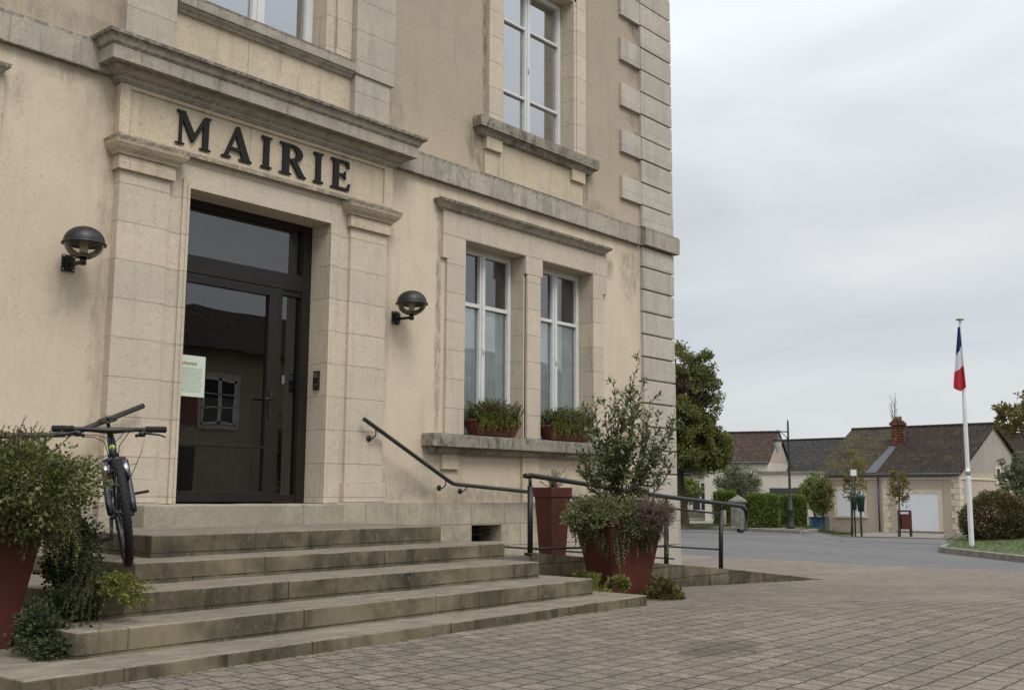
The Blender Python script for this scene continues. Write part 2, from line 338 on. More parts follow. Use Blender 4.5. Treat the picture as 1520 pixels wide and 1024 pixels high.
CURT = m_plain('net curtain', (.84, .95, .94), .9, 0, .1, .14, 5)
BARK = m_plain('bark', (.07, .055, .04), .9, 0, .1, .4, 15, .7)
TWIG = m_plain('twig bark', (.05, .04, .025), .8, 0, .1, .3, 15)
RUBBER = m_plain('tyre rubber', (.012, .012, .012), .7, 0, .3, .3, 40, .3)
STEEL = m_plain('brushed steel', (.35, .35, .36), .35, .9)
BIKEP = m_plain('anthracite bike paint', (.014, .02, .028), .3, .2, .5, .2, 8)
GLASS = m_glass('window glass', (.93, .95, .95), .10)
GLASSD = m_glass('door glass', (.35, .36, .37), .06)
GLASSU = m_glass('upper window glass', (.35, .38, .40), .42)
GLASSL = m_glass('lamp glass', (.93, .90, .84), -.03)

# ================================================================ SETTING: ground, plaza, road, pavement, lawn
def sheet(name, poly, off, mat, step=.6, skirt=0, label=None, hf=None, edge=None):
    """sheet following the ground inside a convex polygon"""
    bm = bmesh.new(); xs = [p[0] for p in poly]; ys = [p[1] for p in poly]
    nx = max(2, int((max(xs)-min(xs))/step)+1); ny = max(2, int((max(ys)-min(ys))/step)+1)
    vs = [[bm.verts.new((lerp(min(xs), max(xs), i/nx), lerp(min(ys), max(ys), j/ny), 0)) for j in range(ny+1)] for i in range(nx+1)]
    for i in range(nx):
        for j in range(ny): bm.faces.new((vs[i][j], vs[i+1][j], vs[i+1][j+1], vs[i][j+1]))
    for k in range(len(poly)):
        a, b = Vector((*poly[k], 0)), Vector((*poly[(k+1) % len(poly)], 0)); n_ = Vector((b.y-a.y, a.x-b.x, 0)).normalized()
        bmesh.ops.bisect_plane(bm, geom=bm.verts[:]+bm.edges[:]+bm.faces[:], plane_co=a, plane_no=n_, clear_outer=True, dist=1e-5)
    for v in bm.verts: v.co.z = gz(v.co.x, v.co.y)+off+(hf(v.co.x, v.co.y) if hf else 0)
    if skirt:
        be = [e for e in bm.edges if len(e.link_faces) == 1]
        r_ = bmesh.ops.extrude_edge_only(bm, edges=be)
        for v in r_['geom']:
            if isinstance(v, bmesh.types.BMVert): v.co.z -= skirt
    bmesh.ops.recalc_face_normals(bm, faces=bm.faces)
    me = bpy.data.meshes.new(name); bm.to_mesh(me); bm.free(); return link(name, me, mat)

def m_paving():
    m_, t, b = nodes('concrete block paving'); q = NB(t); g = q.n('ShaderNodeNewGeometry').outputs['Position']
    wv = q.noise(g, .8, 3, .5); wob = q.n('ShaderNodeVectorMath', operation='SCALE'); nz = q.n('ShaderNodeTexNoise'); nz.inputs['Scale'].default_value = 3.6; q.l(g, nz.inputs['Vector'])
    sub = q.n('ShaderNodeVectorMath', operation='SUBTRACT'); q.l(nz.outputs[1], sub.inputs[0]); sub.inputs[1].default_value = (.5, .5, .5)
    q.l(sub.outputs[0], wob.inputs[0]); wob.inputs['Scale'].default_value = .05
    ad = q.n('ShaderNodeVectorMath', operation='ADD'); q.l(g, ad.inputs[0]); q.l(wob.outputs[0], ad.inputs[1])
    br = q.n('ShaderNodeTexBrick'); br.offset = .5; q.l(ad.outputs[0], br.inputs['Vector'])
    for k, vv in (('Scale', 1), ('Mortar Size', .0075), ('Mortar Smooth', .35), ('Brick Width', .158), ('Row Height', .172), ('Bias', -.1)): br.inputs[k].default_value = vv
    br.inputs['Color1'].default_value = (.33, .275, .22, 1); br.inputs['Color2'].default_value = (.22, .185, .15, 1); br.inputs['Mortar'].default_value = (.16, .138, .115, 1)
    # second, offset colour variation per block
    vo = q.n('ShaderNodeTexVoronoi'); vo.inputs['Scale'].default_value = 6.2; q.l(ad.outputs[0], vo.inputs['Vector'])
    hs = q.n('ShaderNodeSeparateColor'); q.l(vo.outputs['Color'], hs.inputs[0])
    c = q.mix(q.ramp(hs.outputs[0], .55, .95, 0, .35), br.outputs['Color'], (.21, .155, .12))
    c = q.mix(q.ramp(hs.outputs[1], .6, .95, 0, .4), c, (.115, .105, .095))
    fine = q.noise(g, 130, 4, .8); med = q.noise(g, 14, 5, .65); big = q.noise(g, .5, 5, .6, .5)
    gr2 = q.noise(g, 48, 5, .8, .2); c = q.mix(q.ramp(gr2, .38, .58, .7, 0), c, (.062, .054, .047)); c = q.mix(q.ramp(gr2, .56, .70, 0, .6), c, (.36, .31, .255)); c = q.mix(q.ramp(fine, .4, .68, 0, .4), c, (.07, .062, .055))
    c = q.mix(q.ramp(med, .45, .75, 0, .55), c, (.09, .08, .069)); c = q.mix(q.ramp(big, .46, .72, 0, .4), c, (.13, .115, .10))
    c = q.mix(q.ramp(q.noise(g, .33, 4, .6, .3, (1, 2.2, 1)), .52, .7, 0, .5), c, (.27, .225, .185))
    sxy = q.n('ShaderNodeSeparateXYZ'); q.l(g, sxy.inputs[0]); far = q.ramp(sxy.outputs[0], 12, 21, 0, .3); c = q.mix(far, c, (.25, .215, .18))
    sp3 = q.n('ShaderNodeSeparateXYZ'); q.l(g, sp3.inputs[0]); wj = q.ramp(q.noise(g, 6, 4), .3, .7, -.4, .4)
    for x_, y_, rx, ry in ((14.3, -5.35, .22, .12), (13.6, -6.9, .16, .09), (10.4, -4.6, .1, .2), (6.3, -5.4, .5, .25)):
        a_ = q.val('MULTIPLY', q.val('ADD', sp3.outputs[0], -x_), 1/rx); b_ = q.val('MULTIPLY', q.val('ADD', sp3.outputs[1], -y_), 1/ry)
        c = q.mix(q.ramp(q.val('ADD', q.val('ADD', q.val('MULTIPLY', a_, a_), q.val('MULTIPLY', b_, b_)), wj), .5, 1., .5, 0), c, (.06, .053, .046))
    mo = q.mix(q.ramp(q.noise(g, 1.7, 4), .45, .62), (.042, .036, .030), (.06, .056, .034))
    c = q.mix(q.val('MULTIPLY', br.outputs['Fac'], q.ramp(wv, .3, .6, .65, .95)), c, mo)
    q.l(c, b.inputs['Base Color']); setp(b, Roughness=.93); b.inputs['Specular IOR Level'].default_value = .08
    h = q.val('ADD', q.val('MULTIPLY', br.outputs['Fac'], -1.3), q.val('ADD', q.val('MULTIPLY', fine, .35), q.val('MULTIPLY', hs.outputs[2], .35)))
    q.l(q.bump(h, .9, .006), b.inputs['Normal']); return m_
def m_asphalt(name, col, patch, scale=1.):
    m_, t, b = nodes(name); q = NB(t); g = q.n('ShaderNodeNewGeometry').outputs['Position']
    f = q.noise(g, 60, 4, .7); a = q.noise(g, .25*scale, 5, .6, .4, (2.4, .5, 1)); d = q.noise(g, 1.7, 5, .6, .3, (2, .6, 1))
    c = q.mix(q.ramp(a, .38, .62), col, patch); c = q.mix(q.ramp(d, .45, .7, 0, .4), c, tuple(x*.72 for x in col)); c = q.mix(q.ramp(f, .35, .7, 0, .35), c, tuple(x*.6 for x in col))
    q.l(c, b.inputs['Base Color']); setp(b, Roughness=.8); q.l(q.bump(f, .5, .005), b.inputs['Normal']); return m_
PAVE = m_paving(); ASPH = m_asphalt('asphalt', (.085, .082, .08), (.118, .113, .108)); WALKM = m_asphalt('pavement sand', (.19, .165, .135), (.155, .135, .115))
RAMPM = m_asphalt('ramp concrete', (.17, .155, .13), (.13, .12, .10)); GRASSM = m_asphalt('grass soil', (.075, .095, .028), (.05, .07, .02), 4)
FIELD = m_asphalt('far field', (.09, .10, .05), (.07, .08, .04), .1)

tag(sheet('ground', [(-400, -400), (600, -400), (600, 600), (-400, 600)], -.30, FIELD, 12), kind='structure')
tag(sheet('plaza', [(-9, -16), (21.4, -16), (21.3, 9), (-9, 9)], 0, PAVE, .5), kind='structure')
tag(sheet('road', [(21.25, -70), (60, -70), (60, 12), (30, 60), (21.25, 60)], -.012, ASPH, .9), kind='structure')
tag(sheet('pavement', [(37.0, 8.6), (44, 11.2), (90, 24), (90, 90), (42, 60), (39.0, 15.2)], .08, WALKM, 1.2, skirt=.2), kind='structure')
tag(sheet('forecourt', [(41.0, 4.4), (55, -16), (90, -5), (90, 22), (42.2, 9.8)], .02, WALKM, 1.2, skirt=.2), kind='structure')
def lawnh(x, y):
    p = Vector((x, y)); a = Vector((27.4, -.1)); b = Vector((24.8, -2.4)); dd = (b-a).normalized(); n_ = Vector((-dd.y, dd.x)); s = (p-a).dot(n_)
    return min(.5, .065*max(0, abs(s)))
lawn = sheet('lawn', [(27.55, -.02), (24.95, -2.3), (22.2, -12), (60, -12), (58, 4), (38, 3), (29.2, .8)], .10, GRASSM, .5, skirt=.25, hf=lawnh); tag(lawn, kind='structure')
# kerb round the lawn
KERB = m_plain('kerb granite', (.20, .175, .15), .85, 0, .2, .25, 5, .3)
mb = MB()
kp = [(32, 1.65), (29.2, .95), (28.1, .5), (27.55, .05), (27.2, -.25), (24.8, -2.4), (22.0, -12)]
for (a, b) in zip(kp, kp[1:]):
    L_ = (Vector(b)-Vector(a)).length; n_ = max(1, int(L_/1.0))
    for i in range(n_):
        p = Vector(a).lerp(Vector(b), (i+.01)/n_); r_ = Vector(a).lerp(Vector(b), (i+.99)/n_); dd = (r_-p).normalized(); w = Vector((dd.y, -dd.x))*.085
        z0 = gz(*p)-.2; z1 = gz(*p)+.135
        mb.prism([tuple(p-w), tuple(r_-w), tuple(r_+w), tuple(p+w)], z0, z1)
tag(mb.build('kerb', KERB, bevel=.015), kind='structure')
mb = MB(); kp = [(44, 11.2), (40.5, 9.85), (37.0, 8.6), (39.0, 15.2), (42, 60)]
for (a, b) in zip(kp, kp[1:]):
    L_ = (Vector(b)-Vector(a)).length; n_ = max(1, int(L_/1.5))
    for i in range(n_):
        p = Vector(a).lerp(Vector(b), i/n_); r_ = Vector(a).lerp(Vector(b), (i+.98)/n_); dd = (r_-p).normalized(); w = Vector((dd.y, -dd.x))*.1
        mb.prism([tuple(p-w), tuple(r_-w), tuple(r_+w), tuple(p+w)], gz(*p)-.2, gz(*p)+.12)
tag(mb.build('kerb', KERB, bevel=.015), kind='structure')
# pale drainage strip and worn line on the road
for xs in ((34.2, 34.45), (30.0, 30.12)):
    tag(sheet('road_marking', [(xs[0], -30), (xs[1], -30), (xs[1]+1.6, 40), (xs[0]+1.6, 40)], .0, m_asphalt('worn line', (.17, .165, .155), (.115, .112, .108), 9), 1.0), kind='structure')

# ================================================================ TOWN HALL
TH_ = empty('town_hall', (6.5, 0, 0), label='two storey pale limestone and render town hall with raised stone entrance', cat='building')
def islands(mb):
    """split a mesh builder into its connected pieces"""
    par = list(range(len(mb.v)))
    def fd(i):
        while par[i] != i: par[i] = par[par[i]]; i = par[i]
        return i
    for f in mb.f:
        for j in f[1:]: par[fd(j)] = fd(f[0])
    out = {}
    for f, sm in zip(mb.f, mb.sm): out.setdefault(fd(f[0]), []).append((f, sm))
    res = []
    for fs in out.values():
        ids = sorted({i for f, _ in fs for i in f}); mp_ = {i: k for k, i in enumerate(ids)}; n_ = MB()
        n_.v = [mb.v[i] for i in ids]; n_.f = [tuple(mp_[i] for i in f) for f, _ in fs]; n_.sm = [sm for _, sm in fs]; res.append(n_)
    return res
SPLIT = {'pilaster', 'plinth', 'pilaster_pedestal', 'pilaster_plinth', 'upper_pilaster', 'quoin', 'quoin_tooth', 'sill_bracket'}
def part(mb, name, mat, bevel=0, parent=None, **k):
    if name in SPLIT:
        r_ = [part_(m_, name, mat, bevel, parent, **k) for m_ in islands(mb)]
        return r_[0]
    return part_(mb, name, mat, bevel, parent, **k)
def part_(mb, name, mat, bevel=0, parent=None, **k):
    o = mb.build(name, mat, None, bevel); o.parent = parent or TH_
    o.matrix_parent_inverse = Matrix.Identity(4)
    # geometry is written in world coordinates: shift into the parent's frame
    base = Vector((0, 0, 0)); p = parent or TH_
    while p is not None: base += Vector(p.location); p = p.parent
    o.location = -base if not (parent and parent is not TH_) else (0, 0, 0)
    if parent and parent is not TH_: o.location = (0, 0, 0)
    return tag(o, **k)
X0, X1, Z1 = -1.45, 14.4, 9.7
holes = [(5.6, 7.36, .867, 3.9), (5.75, 7.25, 5.82, 8.3), (10.29, 11.85, 5.83, 8.15), (9.58, 10.76, 1.68, 4.14), (11.12, 12.28, 1.68, 4.14),
         (.75, 1.93, 1.68, 4.14), (2.29, 3.45, 1.68, 4.14), (1.1, 2.66, 5.83, 8.15), (9.7, 10.25, .39, .60)]
def wallquads(x0, x1, z0, z1, Y):
    xs = sorted({x0, x1, *[h[0] for h in holes], *[h[1] for h in holes]}); zs = sorted({z0, z1, *[h[2] for h in holes], *[h[3] for h in holes]})
    xs = [x for x in xs if x0 <= x <= x1]; zs = [z for z in zs if z0 <= z <= z1]; mb = MB()
    for a, b in zip(xs, xs[1:]):
        for c, d in zip(zs, zs[1:]):
            cx, cz = (a+b)/2, (c+d)/2
            if any(h[0] < cx < h[1] and h[2] < cz < h[3] for h in holes): continue
            mb.add([(a, Y, c), (b, Y, c), (b, Y, d), (a, Y, d)], [(0, 1, 2, 3)])
    return mb
mbw = wallquads(X0, X1, -.6, 4.9, 0)
mbw.add([(X1, 0, -.6), (X1, 11, -.6), (X1, 11, 4.9), (X1, 0, 4.9)], [(0, 1, 2, 3)]).add([(X0, 0, -.6), (X0, 0, 4.9), (X0, 11, 4.9), (X0, 11, -.6)], [(0, 1, 2, 3)]).add([(X0, 11, -.6), (X1, 11, -.6), (X1, 11, 4.9), (X0, 11, 4.9)], [(0, 3, 2, 1)])
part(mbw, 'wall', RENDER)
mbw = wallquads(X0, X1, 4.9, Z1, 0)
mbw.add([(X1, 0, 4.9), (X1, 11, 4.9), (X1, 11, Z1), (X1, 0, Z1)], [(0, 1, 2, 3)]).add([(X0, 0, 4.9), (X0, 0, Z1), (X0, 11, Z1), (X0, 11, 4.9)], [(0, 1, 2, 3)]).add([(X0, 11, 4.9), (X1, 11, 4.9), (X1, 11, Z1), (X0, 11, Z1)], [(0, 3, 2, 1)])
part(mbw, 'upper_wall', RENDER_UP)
# interior shell: floors and partition
mi = MB().box(X0+.05, X1-.05, .45, 10.9, .72, .84).box(X0+.05, X1-.05, .45, 10.9, 4.9, 5.0).box(X0+.05, X1-.05, 4.5, 4.6, .84, 4.9).box(8.6, 8.7, .5, 4.5, .84, 4.9).box(4.6, 4.7, .5, 4.5, .84, 4.9).box(X0+.05, X1-.05, 4.5, 4.6, 5, 9.6).box(8.8, 8.9, .5, 4.5, 5, 9.6)
part(mi, 'interior', INT)
# roof (hipped, slate) with eaves cornice
mb = MB(); ov = .55
mb.add([(X0-ov, -ov, Z1+.45), (X1+ov, -ov, Z1+.45), (X1+ov, 11+ov, Z1+.45), (X0-ov, 11+ov, Z1+.45), (X0+4.5, 5.5, Z1+4.6), (X1-4.5, 5.5, Z1+4.6)],
       [(0, 1, 5, 4), (1, 2, 5), (2, 3, 4, 5), (3, 0, 4), (0, 3, 2, 1)])
part(mb, 'roof', m_plain('slate', (.07, .07, .075), .6, 0, .4, .25, 5))
part(MB().mould(X0, X1, 0, 11, [(0, Z1-.1), (.1, Z1), (.15, Z1+.1), (.4, Z1+.2), (.45, Z1+.43), (.0, Z1+.44)]), 'eaves_cornice', STONE_W)

# string course
sc_p = [(0, 4.785), (.062, 4.79), (.066, 5.04), (.055, 5.075), (.0, 5.10)]
for a, b in ((X0, 4.79), (8.26, 13.50)):
    part(MB().mould(a, b, 0, .05, sc_p, (0, 0)), 'string_course', STONE_C)
# plinth with vent opening
mp = MB()
for a, b, c, d in ((8.2, 9.7, -.6, .872), (10.25, 13.5, -.6, .872), (9.7, 10.25, -.6, .39), (9.7, 10.25, .60, .872), (X0, 4.83, -.6, .872)):
    mp.box(a, b, -.08, .02, c, d)
part(mp, 'plinth', PLINTH)
part(MB().box(9.69, 10.26, .5, .52, .3, .7).box(9.68, 9.7, 0.021, .5, .3, .7).box(10.25, 10.27, 0.021, .5, .3, .7).box(9.7, 10.25, .021, .5, .36, .39).box(9.7, 10.25, .021, .5, .60, .62), 'basement_vent', PLINTH)
part(MB().box(9.7, 10.25, .10, .12, .47, .49).box(9.7, 10.25, .10, .12, .52, .54).box(9.75, 10.25, .3, .32, .39, .60), 'vent_grille', DARK)
# quoins (right corner and left corner)
def quoin_stack(xa, xb, side):
    mq = MB(); g_ = .011
    # the recessed core
    core = MB().box(xa+.01, xb-.03, -.02, .9, -.4, 9.6) if side > 0 else MB().box(xa+.03, xb-.01, -.02, .9, -.4, 9.6)
    part(core, 'quoin_core', STONE_W)
    joints = [-.35, .22, .58, .93, 1.29, 1.645, 2.0, 2.357, 2.715, 3.065, 3.415, 3.76, 4.11, 4.46, 4.785]
    joints_u = [5.085, 5.44, 5.80, 6.17, 6.53, 6.905, 7.275, 7.645, 8.01, 8.38, 8.75, 9.12, 9.5]
    for J in (joints, joints_u):
        for i, (a, b) in enumerate(zip(J, J[1:])):
            ja, jb = rnd(-.004, .004), rnd(-.004, .004)
            if a < .9: mq.box(xa-.02, xb+.03, -.10+ja, .93, a+g_*.5, b-g_*.4)
            else: mq.box(xa, xb+jb, -.062+ja, .9, a+g_, b-g_)
    part(mq, 'quoin', QUOIN, bevel=.012)
    mt = MB()
    for i, (a, b) in enumerate(zip(joints_u, joints_u[1:])):
        if i % 2 == 1:
            if side > 0: mt.box(xa-.53, xa-.004, -.052, .05, a+.004, b-.004)
            else: mt.box(xb+.004, xb+.53, -.052, .05, a+.004, b-.004)
    part(mt, 'quoin_tooth', QUOIN, bevel=.006)
    part(MB().mould(xa-.02, xb, -.06, .93, [(.0, 4.795), (.07, 4.80), (.075, 5.04), (.06, 5.075), (0, 5.08)], (0, 1)), 'corner_band', STONE_C)
quoin_stack(13.56, 14.45, 1); quoin_stack(-1.5, -.62, -1)

# ---- entrance: architrave, pilasters, frieze, cornice
ma = MB()
for a, b, c, d in ((5.36, 5.53, .872, 4.22), (7.48, 7.66, .872, 4.22), (5.53, 7.48, 3.985, 4.22)): ma.box(a, b, -.062, .02, c, d)
part(ma, 'architrave', STONE)
md = MB()      # door moulding with its reveal
for a, b, c, d in ((5.53, 5.6, .872, 3.9), (7.36, 7.48, .872, 3.9), (5.53, 7.48, 3.9, 3.985)): md.box(a, b, -.088, .02, c, d)
part(md, 'door_moulding', STONE)
md2 = MB()
for a, b, c, d in ((5.575, 5.6, .872, 3.9), (7.36, 7.40, .872, 3.9), (5.575, 7.40, 3.9, 3.935)): md2.box(a, b, -.10, -.087, c, d)
part(md2, 'door_bead', STONE)
part(MB().box(5.44, 5.601, -.05, .45, .872, 3.9).box(7.359, 7.5, -.05, .45, .872, 3.9).box(5.44, 7.5, -.05, .45, 3.899, 4.0), 'door_reveal', STONE)
part(MB().box(4.86, 5.375, -.105, .02, 1.09, 3.915).box(7.64, 8.18, -.105, .02, 1.09, 3.915), 'pilaster', STONE, bevel=.006)
part(MB().box(4.83, 5.40, -.135, .02, .882, 1.088).box(7.61, 8.21, -.135, .02, .882, 1.088), 'pilaster_pedestal', STONE, bevel=.006)
part(MB().box(4.80, 5.44, -.16, .02, -.6, .88).box(7.5, 8.24, -.16, .02, .6, .88), 'pilaster_plinth', PLINTH, bevel=.01)
cap_p = [(-.01, 3.91), (.035, 3.915), (.035, 3.99), (.03, 4.0), (.03, 4.045), (.05, 4.05), (.055, 4.07), (.09, 4.10), (.115, 4.135), (.125, 4.17), (.13, 4.19), (.0, 4.235)]
for a, b in ((4.86, 5.375), (7.64, 8.18)):
    part(MB().mould(a, b, -.105, .02, cap_p), 'pilaster_cap', STONE_PLAIN)
part(MB().box(4.82, 8.23, -.10, .02, 4.213, 4.74), 'frieze', STONE_PLAIN)
mf = MB()
for a, b, c, d in ((4.81, 4.92, 4.205, 4.735), (8.105, 8.24, 4.205, 4.735), (4.92, 8.105, 4.205, 4.275), (4.92, 8.105, 4.69, 4.735)): mf.box(a, b, -.122, -.099, c, d)
part(mf, 'frieze_border', STONE_PLAIN)
cor = [(0, 4.725), (.018, 4.73), (.02, 4.748), (.03, 4.755), (.045, 4.79), (.075, 4.82), (.115, 4.842), (.13, 4.845), (.13, 4.855), (.20, 4.858), (.205, 4.985), (.215, 4.99), (.215, 5.0), (.222, 5.002), (.235, 5.035), (.262, 5.062), (.272, 5.066), (.278, 5.07), (.28, 5.10), (.24, 5.115), (-.03, 5.23)]
part(MB().mould(4.81, 8.24, -.12, .02, cor[:12]), 'cornice_fascia', STONE_W)
part(MB().mould(4.81, 8.24, -.12, .02, cor[11:]), 'cornice', STONE_W)
# ---- upper centre bay
part(MB().box(4.82, 5.34, -.13, .02, 5.15, 9.6).box(7.62, 8.15, -.13, .02, 5.15, 5.69).box(7.605, 8.2, -.155, .02, 5.69, 9.6), 'upper_pilaster', m_stone('upper pilaster stone', (.52, .46, .375), (.46, .41, .335), row=.357*1.02, off=.02, width=9, grey=(.33, .31, .28), greyamt=.6, streak=.3, shell=.5, jamt=.4), bevel=.006)
part(MB().box(5.345, 7.615, -.06, .02, 5.15, 5.64), 'apron', STONE_PLAIN)
part(MB().mould(5.36, 7.60, -.075, .2, [(0, 5.632), (.02, 5.64), (.03, 5.665), (.055, 5.685), (.06, 5.70), (.075, 5.705), (.08, 5.82), (0, 5.83)], (0, 0)), 'sill', STONE_W)
part(MB().box(5.345, 5.62, -.07, .02, 5.83, 9.6).box(7.38, 7.60, -.07, .02, 5.83, 9.6).box(5.62, 7.38, -.07, .02, 8.3, 9.6), 'window_surround', STONE)
part(MB().box(5.62, 5.75, -.045, .4, 5.831, 8.3).box(7.25, 7.38, -.045, .4, 5.831, 8.3).box(5.62, 7.38, -.045, .4, 8.299, 8.45), 'window_reveal', STONE, bevel=.008)
# ---- upper side windows
def upper_surround(dx):
    s = MB()
    for a, b, c, d in ((9.99, 10.24, 5.83, 8.5), (11.9, 12.12, 5.83, 8.5), (10.24, 11.9, 8.2, 8.5)): s.box(a+dx, b+dx, -.045, .02, c, d)
    part(s, 'window_surround', STONE, bevel=.004)
    part(MB().box(10.22+dx, 10.291+dx, -.03, .4, 5.831, 8.2).box(11.849+dx, 11.92+dx, -.03, .4, 5.831, 8.2).box(10.22+dx, 11.92+dx, -.03, .4, 8.149, 8.25), 'window_reveal', STONE, bevel=.008)
    part(MB().mould(9.83+dx, 12.17+dx, -.05, .38, [(0, 5.575), (.03, 5.585), (.04, 5.60), (.05, 5.63), (.08, 5.65), (.085, 5.66), (.11, 5.664), (.115, 5.78), (.10, 5.81), (-.03, 5.832)]), 'sill', STONE_SILL)
    part(MB().box(9.92+dx, 10.23+dx, -.075, .02, 5.42, 5.59).box(11.75+dx, 12.06+dx, -.075, .02, 5.42, 5.59), 'sill_bracket', STONE_PLAIN, bevel=.005)
    part(MB().box(9.93+dx, 12.05+dx, -.03, .02, 5.095, 5.585), 'apron', STONE_PLAIN)
upper_surround(0); upper_surround(-9.19)
# ---- twin windows
def twin(dx):
    s = MB(); Y = -.042
    for a, b, c, d in ((9.17, 12.63, 4.14, 4.47), (9.17, 9.58, 3.85, 4.14), (12.28, 12.62, 3.88, 4.14), (10.76, 11.12, 3.9, 4.14),
                       (9.25, 9.58, 1.69, 3.85), (12.28, 12.53, 1.69, 3.88)): s.box(a+dx, b+dx, Y, .02, c, d)
    part(s, 'window_surround', STONE, bevel=.003)
    part(MB().box(10.80+dx, 11.085+dx, -.042, .4, 1.69, 3.9).box(10.762+dx, 11.118+dx, -.0, .4, 1.69, 4.14), 'mullion', STONE, bevel=.02)
    part(MB().box(9.48+dx, 9.581+dx, -.02, .4, 1.69, 4.14).box(12.279+dx, 12.4+dx, -.02, .4, 1.69, 4.14).box(9.48+dx, 10.78+dx, -.02, .4, 4.139, 4.22).box(11.1+dx, 12.4+dx, -.02, .4, 4.139, 4.22), 'window_reveal', STONE)
    part(MB().mould(9.13+dx, 12.53+dx, -.042, .02, [(0, 4.44), (.012, 4.445), (.015, 4.46), (.03, 4.465), (.04, 4.49), (.07, 4.52), (.09, 4.53), (.10, 4.535), (.105, 4.565), (0, 4.60)]), 'hood_mould', STONE_W)
    part(MB().mould(9.03+dx, (12.83 if dx == 0 else 12.3)+dx, -.06, .38, [(0, 1.455), (.02, 1.46), (.035, 1.475), (.06, 1.52), (.075, 1.53), (.135, 1.535), (.14, 1.66), (.12, 1.685), (-.03, 1.70)]), 'sill', STONE_SILL)
    part(MB().box(9.21+dx, 9.51+dx, -.045, .02, 1.27, 1.46).box(10.71+dx, 11.06+dx, -.045, .02, .87, 1.46).box((12.3 if dx == 0 else 11.9)+dx, (12.6 if dx == 0 else 12.2)+dx, -.045, .02, 1.27, 1.46), 'sill_bracket', STONE_PLAIN, bevel=.004)
twin(0); twin(-8.83)

# ---- windows: frame with sub-parts
def window(x0, x1, z0, z1, Y, bars, glass, curtain=None, split=.5, st=.075, label=None):
    f = MB(); cx = lerp(x0, x1, split)
    f.box(x0, x0+.04, Y, Y+.07, z0, z1).box(x1-.04, x1, Y, Y+.07, z0, z1).box(x0+.04, x1-.04, Y, Y+.07, z1-.04, z1).box(x0+.04, x1-.04, Y, Y+.07, z0, z0+.04)
    y = Y-.018
    for a, b in ((x0+.032, cx-.002), (cx+.002, x1-.032)):
        f.box(a, a+st, y, y+.05, z0+.035, z1-.035).box(b-st, b, y, y+.05, z0+.035, z1-.035).box(a+st, b-st, y+.002, y+.05, z1-.035-st, z1-.035).box(a+st, b-st, y+.002, y+.05, z0+.035, z0+.035+st*1.4)
        for bz, bw in bars: f.box(a+st, b-st, y+.003, y+.045, bz-bw/2, bz+bw/2)
    f.box(cx-.022, cx+.022, y-.014, y-.001, z0+.05, z1-.05)
    w = part(f, 'window', WHITEP, bevel=.004)
    if label: w['label'] = label
    part(MB().add([(x0+.05, Y+.03, z0+.05), (x1-.05, Y+.03, z0+.05), (x1-.05, Y+.03, z1-.05), (x0+.05, Y+.03, z1-.05)], [(0, 1, 2, 3)]), 'pane', glass, parent=w)
    part(MB().tube([(cx, y-.02, lerp(z0, z1, .46)-.05), (cx, y-.03, lerp(z0, z1, .46)), (cx, y-.02, lerp(z0, z1, .46)+.05)], .009, 6), 'latch', WHITEP, parent=w)
    if curtain:
        c0, c1 = curtain; n_ = 60; m2 = MB()
        pts = [(lerp(x0+.052, x1-.052, i/n_), Y+.062+.007*math.sin(i*1.3)+.004*math.sin(i*3.1+1)) for i in range(n_+1)]
        m2.add([(p[0], p[1], c0) for p in pts]+[(p[0], p[1], c1) for p in pts], [(i, i+1, n_+2+i, n_+1+i) for i in range(n_)], True)
        part(m2, 'curtain', CURT, parent=w)
    return w
for dx in (0, -8.83):
    window(9.58+dx, 10.76+dx, 1.69, 4.14, .22, [(3.39, .05)], GLASS, (1.72, 3.36), .5, .052)
    window(11.12+dx, 12.28+dx, 1.69, 4.14, .22, [(3.39, .045)], GLASS, (1.72, 3.36), .5, .052)
for dx in (0, -9.19):
    window(10.29+dx, 11.85+dx, 5.83, 8.15, .22, [(6.47, .035), (7.5, .035)], GLASSU, None, .5, .055)
window(5.75, 7.25, 5.83, 8.3, .2, [(6.9, .035)], GLASSU)
# ---- door
f = MB(); Y = .22
f.box(5.6, 5.68, Y, Y+.1, .87, 3.9).box(7.24, 7.36, Y, Y+.1, .87, 3.9).box(5.68, 7.24, Y, Y+.1, 3.83, 3.9).box(5.68, 7.24, Y-.005, Y+.1, 3.15, 3.33)
f.box(6.93, 6.985, Y, Y+.1, .87, 3.15).box(6.985, 7.24, Y+.01, Y+.09, .87, .96).box(6.985, 7.24, Y+.01, Y+.09, 3.09, 3.15)
door = part(f, 'door', BROWN, bevel=.004)
lf = MB(); y = Y-.02
lf.box(5.685, 5.80, y, y+.07, .885, 3.14).box(6.80, 6.925, y, y+.07, .885, 3.14).box(5.80, 6.80, y+.002, y+.07, 3.05, 3.14).box(5.80, 6.80, y+.002, y+.07, .885, .99).box(5.80, 6.80, y+.004, y+.05, 1.43, 1.455)
part(lf, 'door_leaf', BROWN, bevel=.004, parent=door)
g_ = MB()
for a, b, c, d, yy in ((5.8, 6.8, .99, 3.05, Y+.015), (6.985, 7.24, .96, 3.09, Y+.05), (5.68, 7.24, 3.33, 3.83, Y+.05)):
    g_.add([(a, yy, c), (b, yy, c), (b, yy, d), (a, yy, d)], [(0, 1, 2, 3)])
part(g_, 'glazing', GLASSD, parent=door)
part(MB().box(6.83, 6.87, y-.012, y-.001, 1.75, 2.05).tube([(6.85, y-.01, 1.95), (6.85, y-.06, 1.95), (6.74, y-.065, 1.95)], .011, 8), 'handle', BLACK, parent=door)
mc = MB(); pts = [(5.75+1.1*i/70, .52+.02*math.sin(i*.9)+.012*math.sin(i*2.3)) for i in range(71)]
mc.add([(p[0], p[1], .9) for p in pts]+[(p[0], p[1], 1.95) for p in pts], [(i, i+1, 72+i, 71+i) for i in range(70)], True)
